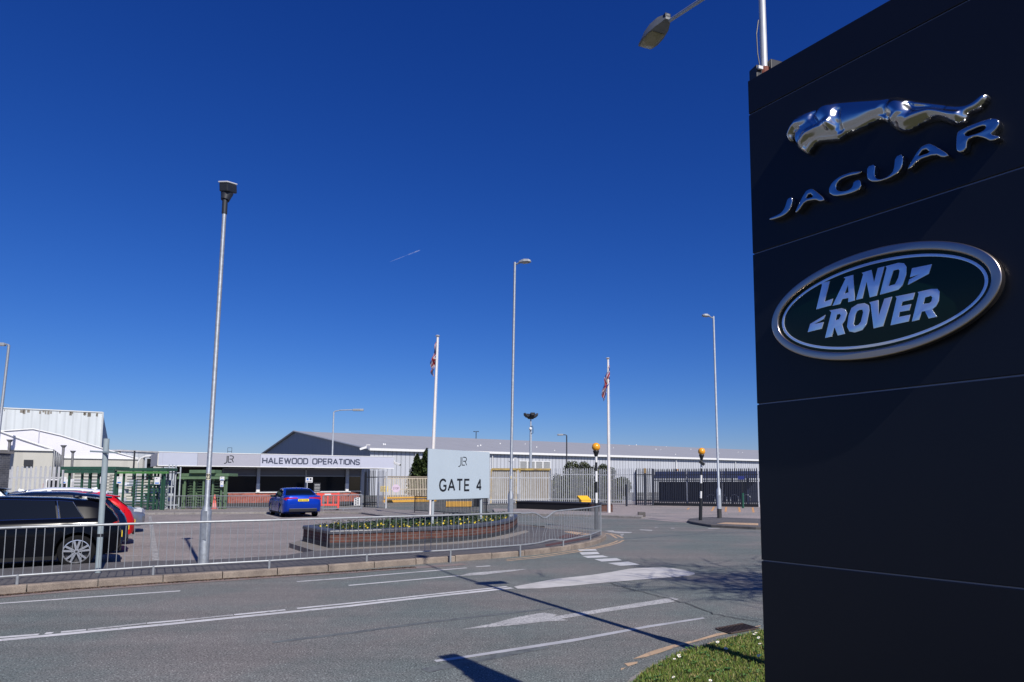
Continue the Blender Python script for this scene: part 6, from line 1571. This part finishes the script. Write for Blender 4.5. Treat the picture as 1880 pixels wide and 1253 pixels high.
    # glass: side windows between pillars, rear and front screens, laid 5 mm proud
    def panel(nm, xa, xb, t0, t1, s, m, off=.006, slant=(0, 0), n_=10, zt=None):
        b = MB(); A = []; B = []
        for k in range(n_+1):
            f = k/n_; xA = xa+(xb-xa)*f; xB = xa+slant[0]+(xb+slant[1]-xa-slant[0])*f
            A.append(side(xA, t0, s, off)); B.append(side(xB, t1, s, off))
        rows = [[a.lerp(c, q) for a, c in zip(A, B)] for q in (0, .5, 1)]
        rows[1] = []
        for k in range(n_+1):
            f = k/n_; xm = xa+slant[0]*.5+(xb-xa+(slant[1]-slant[0])*.5)*f; rows[1].append(side(xm, (t0+t1)/2, s, off))
        vs = [p for q in rows for p in q]; m1 = n_+1
        b.add(vs, [(i*m1+k, i*m1+k+1, (i+1)*m1+k+1, (i+1)*m1+k) for i in range(2) for k in range(n_)])
        return b.build(nm, m, r, smooth='all')
    for s in (1, -1):
        for (xa, xb, sl) in S['side']: 
            panel('side_window', xa, xb, .06, .97, s, glass_car, slant=sl)
        if S.get('bright'):
            xa, xb, slA, slB = S['side'][0][0], S['side'][-1][1], S['side'][0][2][0], S['side'][-1][2][1]
            c = MB(); c.tube([side(xa+(xb-xa)*k/14, .03, s, .006) for k in range(15)], .008, 4)
            c.tube([side(xa+slA*.98+(xb+slB-xa-slA)*k/14, .985, s, .006) for k in range(15)], .007, 4)
            c.tube([side(xa+slA*q, .03+.955*q, s, .007) for q in (0, .5, 1)], .007, 4)
            for (a, b_, sl) in S['side'][:1]: c.tube([side(b_+sl[1]*q+.02, .03+.955*q, s, .007) for q in (0, .5, 1)], .009, 4)
            c.build('window_trim', trim_chrome, r)
    def screen(nm, xlo, xhi, m=glass_car, inset=.06, up=.008):
        b = MB(); rows = []; N_ = 8
        for k in range(N_+1):
            x = xlo+(xhi-xlo)*k/N_; zr = smooth_interp(roof, x); yw = max(.05, side(x, 1, 1).y*.93-inset)
            rows.append([Vector((x, yw*q, zr+up+.012*(1-abs(q)**2)-(.0 if abs(q) < .9 else .0))) for q in (-1, -.66, -.33, 0, .33, .66, 1)])
        m1 = 7; b.add([p for q in rows for p in q], [(i*m1+k, i*m1+k+1, (i+1)*m1+k+1, (i+1)*m1+k) for i in range(N_) for k in range(6)])
        return b.build(nm, m, r, smooth='all')
    screen('rear_window', *S['rear_glass']); screen('windscreen', *S['wind'])
    # underbody and wheel wells
    b = MB(); b.box((L/2, 0, .40), (L-.5, W-.42, .34)); b.build('underbody', under_b, r)
    for i, x in enumerate(wx_):
        for s in (1, -1):
            rim_r = S.get('rim', wr*.70); tw = .21; y = s*(hw-.035)
            wl = MB(); prof = [(rim_r, -tw), (wr*.96, -tw), (wr, -tw*.85), (wr, -.03), (wr*.965, -.004), (wr*.86, .004), (rim_r*1.02, -.004), (rim_r, -.02)]
            n_ = 40; vs = []
            for k in range(n_):
                a = 2*math.pi*k/n_
                for (rad, yy) in prof: vs.append((x+rad*math.cos(a), y+s*yy, wr+rad*math.sin(a)))
            m1 = len(prof); fs = [(k*m1+j, k*m1+j+1, ((k+1) % n_)*m1+j+1, ((k+1) % n_)*m1+j) for k in range(n_) for j in range(m1-1)]
            wl.add(vs, fs); wo_ = wl.build('wheel', tyre, r, smooth=True)
            rb = MB()
            vs = []
            for k in range(n_):
                a = 2*math.pi*k/n_
                for (rad, yy) in ((rim_r*1.0, -.004), (rim_r*.93, -.002), (rim_r*.90, -.03), (rim_r*.88, -tw)): vs.append((x+rad*math.cos(a), y+s*yy, wr+rad*math.sin(a)))
            rb.add(vs, [(k*4+j, k*4+j+1, ((k+1) % n_)*4+j+1, ((k+1) % n_)*4+j) for k in range(n_) for j in range(3)])
            for k in range(5):
                for dd in (-.17, .17):
                    a = R(90+72*k); a1 = a+dd*1.3; a0 = a+dd*.9
                    p0 = Vector((math.cos(a0)*rim_r*.16, math.sin(a0)*rim_r*.16)); p1 = Vector((math.cos(a1)*rim_r*.94, math.sin(a1)*rim_r*.94)); t_ = (p1-p0).normalized(); nn = Vector((-t_.y, t_.x))
                    w0, w1 = rim_r*.075, rim_r*.085
                    q = [p0+nn*w0, p0-nn*w0, p1-nn*w1, p1+nn*w1]
                    vs = [(x+p.x, y+s*yy, wr+p.y) for yy in (-.045, -.012) for p in q]
                    rb.add(vs, [(0, 1, 2, 3), (4, 5, 6, 7), (0, 1, 5, 4), (1, 2, 6, 5), (2, 3, 7, 6), (3, 0, 4, 7)])
            rb.tube([(x, y-s*.05, wr), (x, y-s*.006, wr)], rim_r*.2, 16); rb.build('rim', rimm, wo_)
            db_ = MB(); db_.tube([(x, y-s*.16, wr), (x, y-s*.10, wr)], rim_r*.86, 24); db_.build('brake_disc', mat('brake dark', (.05, .05, .055), .5, .5), wo_)
            MB().tube([(x, y-s*.006, wr), (x, y-s*.001, wr)], rim_r*.10, 12).build('hub_cap', black_plastic, wo_)
    # wheel arch liners
    for x in wx_:
        b = MB(); vs = []; n_ = 16
        for k in range(n_+1):
            a = math.pi*k/n_
            for yy in (hw*.96, hw*.4, -hw*.4, -hw*.96): vs.append((x+wr*1.125*math.cos(a), yy, wr*1.0+wr*1.125*math.sin(a)-.004))
        b.add(vs, [(k*4+j, k*4+j+1, k*4+5+j, k*4+4+j) for k in range(n_) for j in (0, 2)]); b.build('arch_liner', under_b, r, fix=False)
    # tail lamps, plate, bumper details
    tz = S.get('tail_z', .86)
    def skin(x, z, s, off=.006):   # body side surface at (x, z)
        f = planw(x); return Vector((x, s*(hw*f*.985+off), z))
    def xr(z):   # where the tail surface stands at height z
        for k in range(200):
            if smooth_interp(deck, k*.002)-.03 >= z: return k*.002
        return .3
    xl_ = xr(tz+.02)
    for s in (1, -1):
        b = MB(); tw_ = S.get('tail_w', .34); th = S.get('tail_h', .15)
        b.add([(xl_-.012, s*hw*.80, tz-th*.5), (xl_-.012, s*hw*.80, tz+th*.45), (xl_-.012, s*(hw*.80-tw_), tz+th*.40), (xl_-.012, s*(hw*.80-tw_), tz-th*.25),
               (xl_+.05, s*hw*.80, tz-th*.5), (xl_+.05, s*hw*.80, tz+th*.45), (xl_+.05, s*(hw*.80-tw_), tz+th*.40), (xl_+.05, s*(hw*.80-tw_), tz-th*.25)], [(0, 1, 2, 3), (4, 5, 6, 7), (0, 1, 5, 4), (1, 2, 6, 5), (2, 3, 7, 6), (3, 0, 4, 7)])
        wr_ = S.get('tail_wrap', .24); xs2 = [0, xl_+.02, xl_+.02+(wr_-xl_)*.33, xl_+.02+(wr_-xl_)*.66, wr_]
        vs = [skin(x, tz+(.46-.10*i)*th, s, .008) if i else Vector((xl_-.010, s*hw*.795, tz+.45*th)) for i, x in enumerate(xs2)]+[skin(x, tz-(.48-.12*i)*th, s, .008) if i else Vector((xl_-.010, s*hw*.795, tz-.5*th)) for i, x in enumerate(xs2)]
        b.add(vs, [(k, k+1, k+6, k+5) for k in range(4)])
        b.build('tail_lamp', lens_red, r, fix=True)
        if S.get('front'):
            pass
        b = MB(); b.add([(L+.002, s*hw*.45, .66), (L+.002, s*hw*.45, .75), (L-.10, s*(hw*.80), .80), (L-.10, s*(hw*.80), .66), (L-.34, s*(hw*.965), .80), (L-.34, s*(hw*.965), .72)], [(0, 1, 2, 3), (3, 2, 4, 5)]); b.build('headlight', lens_clear, r, fix=False)
        m = MB(); q = side(S['mirror'], 0, s); m.box((S['mirror'], q.y+s*.10, q.z+.07), (.12, .20, .13)); m.build('door_mirror', paint if not S.get('mirror_black') else black_plastic, r, bevel=.03)
        # door seams and handle
        b = MB()
        for xd_ in S['doors']:
            b.tube([Vector((xd_, s*(hw+.000), .30)), Vector((xd_, s*(hw*planw(xd_)+.002), .62)), side(xd_+.03, 0, s, .006)], .003, 4)
        b.build('door_seam', under_b, r)
        for xd_ in S['doors'][:2]:
            q = Vector((xd_+.18, s*(hw*.985+.010), zbelt(xd_)-.16)); MB().box(q, (.19, .025, .03)).build('door_handle', paint, r, bevel=.008)
        MB().box((L/2, s*(hw-.012), sill+.02), (L-2*(L-wx_[1])-.2, .05, .07)).build('sill_trim', S.get('sill_m', under_b), r)
    pzz = S.get('plate_z', .78); 
    pl = MB(); pl.box((-.018, 0, pzz), (.014, .50, .115)); po = pl.build('number_plate', plate_y, r)
    b = MB(); 
    for y in (-.19, -.13, -.07, -.01, .08, .14, .20): b.box((-.027, y*.95, pzz), (.003, .030, .065))
    b.build('plate_marks', black_plastic, po)
    b = MB(); b.box((.015, 0, .36), (.06, W*.72, .16)); b.build('bumper_insert', black_plastic, r, bevel=.02)
    if S.get('spoiler'):
        xe, ze = S['spoiler']; b = MB(); b.add([(xe-.10, -hw*.60, ze-.035), (xe-.10, hw*.60, ze-.035), (xe+.25, hw*.63, ze+.018), (xe+.25, -hw*.63, ze+.018), (xe-.08, -hw*.58, ze-.065), (xe-.08, hw*.58, ze-.065), (xe+.2, hw*.6, ze-.05), (xe+.2, -hw*.6, ze-.05)], [(0, 1, 2, 3), (4, 5, 6, 7), (0, 1, 5, 4), (1, 2, 6, 5), (2, 3, 7, 6), (3, 0, 4, 7)]); b.build('spoiler', paint, r, bevel=.01)
    if S.get('rails'):
        for s in (1, -1):
            b = MB(); ps = []
            for k in range(9):
                x = x0+.5+(x1-x0-1.7)*k/8; p = side(x, 1, s); ps.append((x, p.y*.95, smooth_interp(roof, x)+(.03 if 0 < k < 8 else .0)))
            b.tube(ps, .014, 6); b.build('roof_rail', trim_chrome if S.get('bright') else black_plastic, r, smooth=True)
    xe = S.get('fin', x0+.75); b = MB(); z = smooth_interp(roof, xe)+.01; b.add([(xe-.10, -.018, z), (xe+.08, 0, z), (xe-.10, .018, z), (xe-.09, 0, z+.055)], [(0, 1, 3), (1, 2, 3), (2, 0, 3), (0, 2, 1)]); b.build('roof_fin', paint, r)
    return r
EST = dict(L=4.55, W=1.83, wr=.322, rim=.232, wx=(.74, 3.60), sill=.20,
  deck=[(0, .66), (.04, .86), (.10, .965), (.5, .985), (1.5, .975), (3.1, .955), (3.6, .965), (4.1, .88), (4.45, .74), (4.55, .60)],
  roof=[(.08, .97), (.20, 1.12), (.36, 1.28), (.62, 1.345), (1.2, 1.395), (2.0, 1.42), (2.6, 1.39), (2.95, 1.34), (3.55, .975)],
  side=[(.66, 1.04, (.20, .06)), (1.10, 2.02, (.06, .02)), (2.12, 3.05, (.02, -.42))], rear_glass=(.15, .42), wind=(2.75, 3.5), mirror=3.02, doors=(1.12, 2.08, 3.12), tumble=.70, bright=True, rails=False, spoiler=(.40, 1.375), tail_z=.86, tail_w=.36, tail_h=.11, plate_z=.60, tail_wrap=.16)
HAT = dict(EST, L=4.3, wx=(.82, 3.42), deck=[(0, .62), (.05, .84), (.12, .94), (.6, .99), (1.5, .97), (2.8, .94), (3.3, .945), (3.8, .87), (4.2, .72), (4.3, .58)],
  roof=[(.12, .95), (.25, 1.10), (.52, 1.34), (.70, 1.41), (1.3, 1.475), (1.9, 1.48), (2.3, 1.43), (2.7, 1.29), (3.25, .955)],
  side=[(.62, 1.0, (.24, .10)), (1.04, 1.85, (.10, .02)), (1.95, 2.85, (.02, -.42))], rear_glass=(.18, .50), wind=(2.45, 3.2), mirror=2.8, doors=(1.0, 1.9, 2.9), bright=False, spoiler=(.46, 1.375), tail_z=.90, tail_w=.40, tail_h=.17)
SUV = dict(HAT, L=4.45, W=1.86, wr=.345, rim=.24, deck=[(0, .70), (.05, .92), (.12, 1.02), (.6, 1.07), (1.5, 1.05), (2.8, 1.03), (3.3, 1.03), (3.9, .97), (4.35, .80), (4.45, .62)],
  roof=[(.12, 1.03), (.25, 1.2), (.50, 1.46), (.70, 1.57), (1.3, 1.62), (2.0, 1.62), (2.4, 1.57), (2.8, 1.42), (3.4, 1.04)], side=[(.62, 1.05, (.22, .10)), (1.12, 1.90, (.10, .02)), (2.0, 2.95, (.02, -.42))], rear_glass=(.18, .48), wind=(2.55, 3.35), mirror=2.9, spoiler=(.45, 1.53), rails=True)
SAL = dict(EST, L=4.63, W=1.82, wr=.325, rim=.235, wx=(1.02, 3.82), bright=False, rails=False, spoiler=None,
  deck=[(0, .72), (.03, .93), (.10, 1.03), (.35, 1.065), (.75, 1.04), (1.5, .97), (3.2, .95), (3.7, .955), (4.2, .87), (4.55, .72), (4.63, .58)],
  roof=[(.62, 1.045), (.85, 1.12), (1.25, 1.30), (1.6, 1.395), (2.1, 1.43), (2.6, 1.40), (3.0, 1.28), (3.6, .96)],
  side=[(1.05, 1.40, (.38, .06)), (1.45, 2.25, (.07, .02)), (2.33, 3.2, (.02, -.45))], rear_glass=(.72, 1.42), wind=(2.8, 3.52), mirror=3.05, doors=(1.42, 2.28, 3.25), tail_z=.90, tail_w=.46, tail_h=.17, tail_wrap=.30, plate_z=.84, mirror_black=True, fin=1.9)
hd_ = Vector((-math.sin(R(57)), -math.cos(R(57)), 0)); rowd = Vector((-math.cos(R(57)), math.sin(R(57)), 0)); side_r = Vector((-.5, .866, 0))
def rear_to_origin(rear_near, S, heading=hd_):
    """rear_near: ground point under the near rear corner -> centre of the rear"""
    n = Vector((-heading.y, heading.x, 0)); n = n if n.dot(rowd) > 0 else -n
    return rear_near+n*S['W']/2
w0 = gp(138, 1043.5, 0); rear0 = w0-hd_*EST['wx'][0]
BLK = mat('paint black', (.003, .0035, .006), .10, 0, spec=.16); DBL = paintm('paint dark blue', (.006, .013, .04), .3); RED = paintm('paint red', (.55, .008, .012), .1); WHT = paintm('paint white', (.72, .74, .78), .05); SLV = paintm('paint silver grey', (.30, .32, .36), .7); GRY = paintm('paint dark grey', (.025, .03, .04), .5); BLU = paintm('paint bright blue', (.004, .045, .42), .45, .2)
def place(k, off, S): return rear_to_origin(rear0+rowd*(2.62*k)-hd_*off, S)
car('parked_car', 'black estate car nearest the guard rail at the left, side window glinting in the sun', BLK, place(0, 0, EST), hd_, EST)
def taller(S, dz): return dict(S, roof=[(x, z+(dz if .3 < x < 2.9 else 0)) for x, z in S['roof']], tail_wrap=.24, spoiler=(S['spoiler'][0], S['spoiler'][1]+dz) if S.get('spoiler') else None)
car('parked_car', 'dark blue hatchback parked just beyond the black estate car', DBL, place(1, .16, HAT), hd_, taller(HAT, .0))
car('parked_car', 'bright red hatchback in the row between dark blue and white cars', RED, place(2, .34, HAT), hd_, taller(HAT, -.02))
car('parked_car', 'white hatchback beyond the red car, only its roof and tail showing', WHT, place(3, .15, HAT), hd_, taller(HAT, .06))
o = place(4, .75, HAT); car('parked_car', 'silver grey car parked nose outwards at the far end of the row', SLV, o+hd_*HAT['L'], -hd_, dict(HAT, rails=False))
car('parked_car', 'dark grey tall car parked beyond the white hatchback with its roof showing', GRY, place(3, .0, SUV)+hd_*2.6+rowd*2.0, hd_, SUV)
q = gp(556, 950.5, 0); bh = Vector((-math.sin(R(32)), math.cos(R(32)), 0))
car('parked_car', 'bright blue saloon car seen from behind, parked facing the gatehouse', BLU, q, bh, SAL)
# white van far behind the pales
q = at(133, 886, 42); t = thing('parked_van', 'white van with a dark rear window and yellow red chevrons, behind the left pales', 'van', (q.x-1.0, 42, 0))
b = MB(); b.box((0, 1.5, 1.15), (1.7, 3, 1.5)); b.build('body', white_paint, t, bevel=.15)
MB().box((.05, -.02, 1.62), (1.15, .03, .42)).build('rear_window', glass_dark, t, bevel=.01)
for x in (-.72, .82): MB().box((x, -.02, 1.4), (.09, .03, .5)).build('tail_lamp', lens_red, t)
for x in (-.62, .62): MB().tube([(x-.1, .5, .3), (x+.1, .5, .3)], .3, 18).build('wheel', tyre, t)
b = MB(); b.box((0, -.03, .75), (1.5, .03, .12)); b.build('chevron_band', mat('chevron orange', (.8, .35, .03), .5), t)
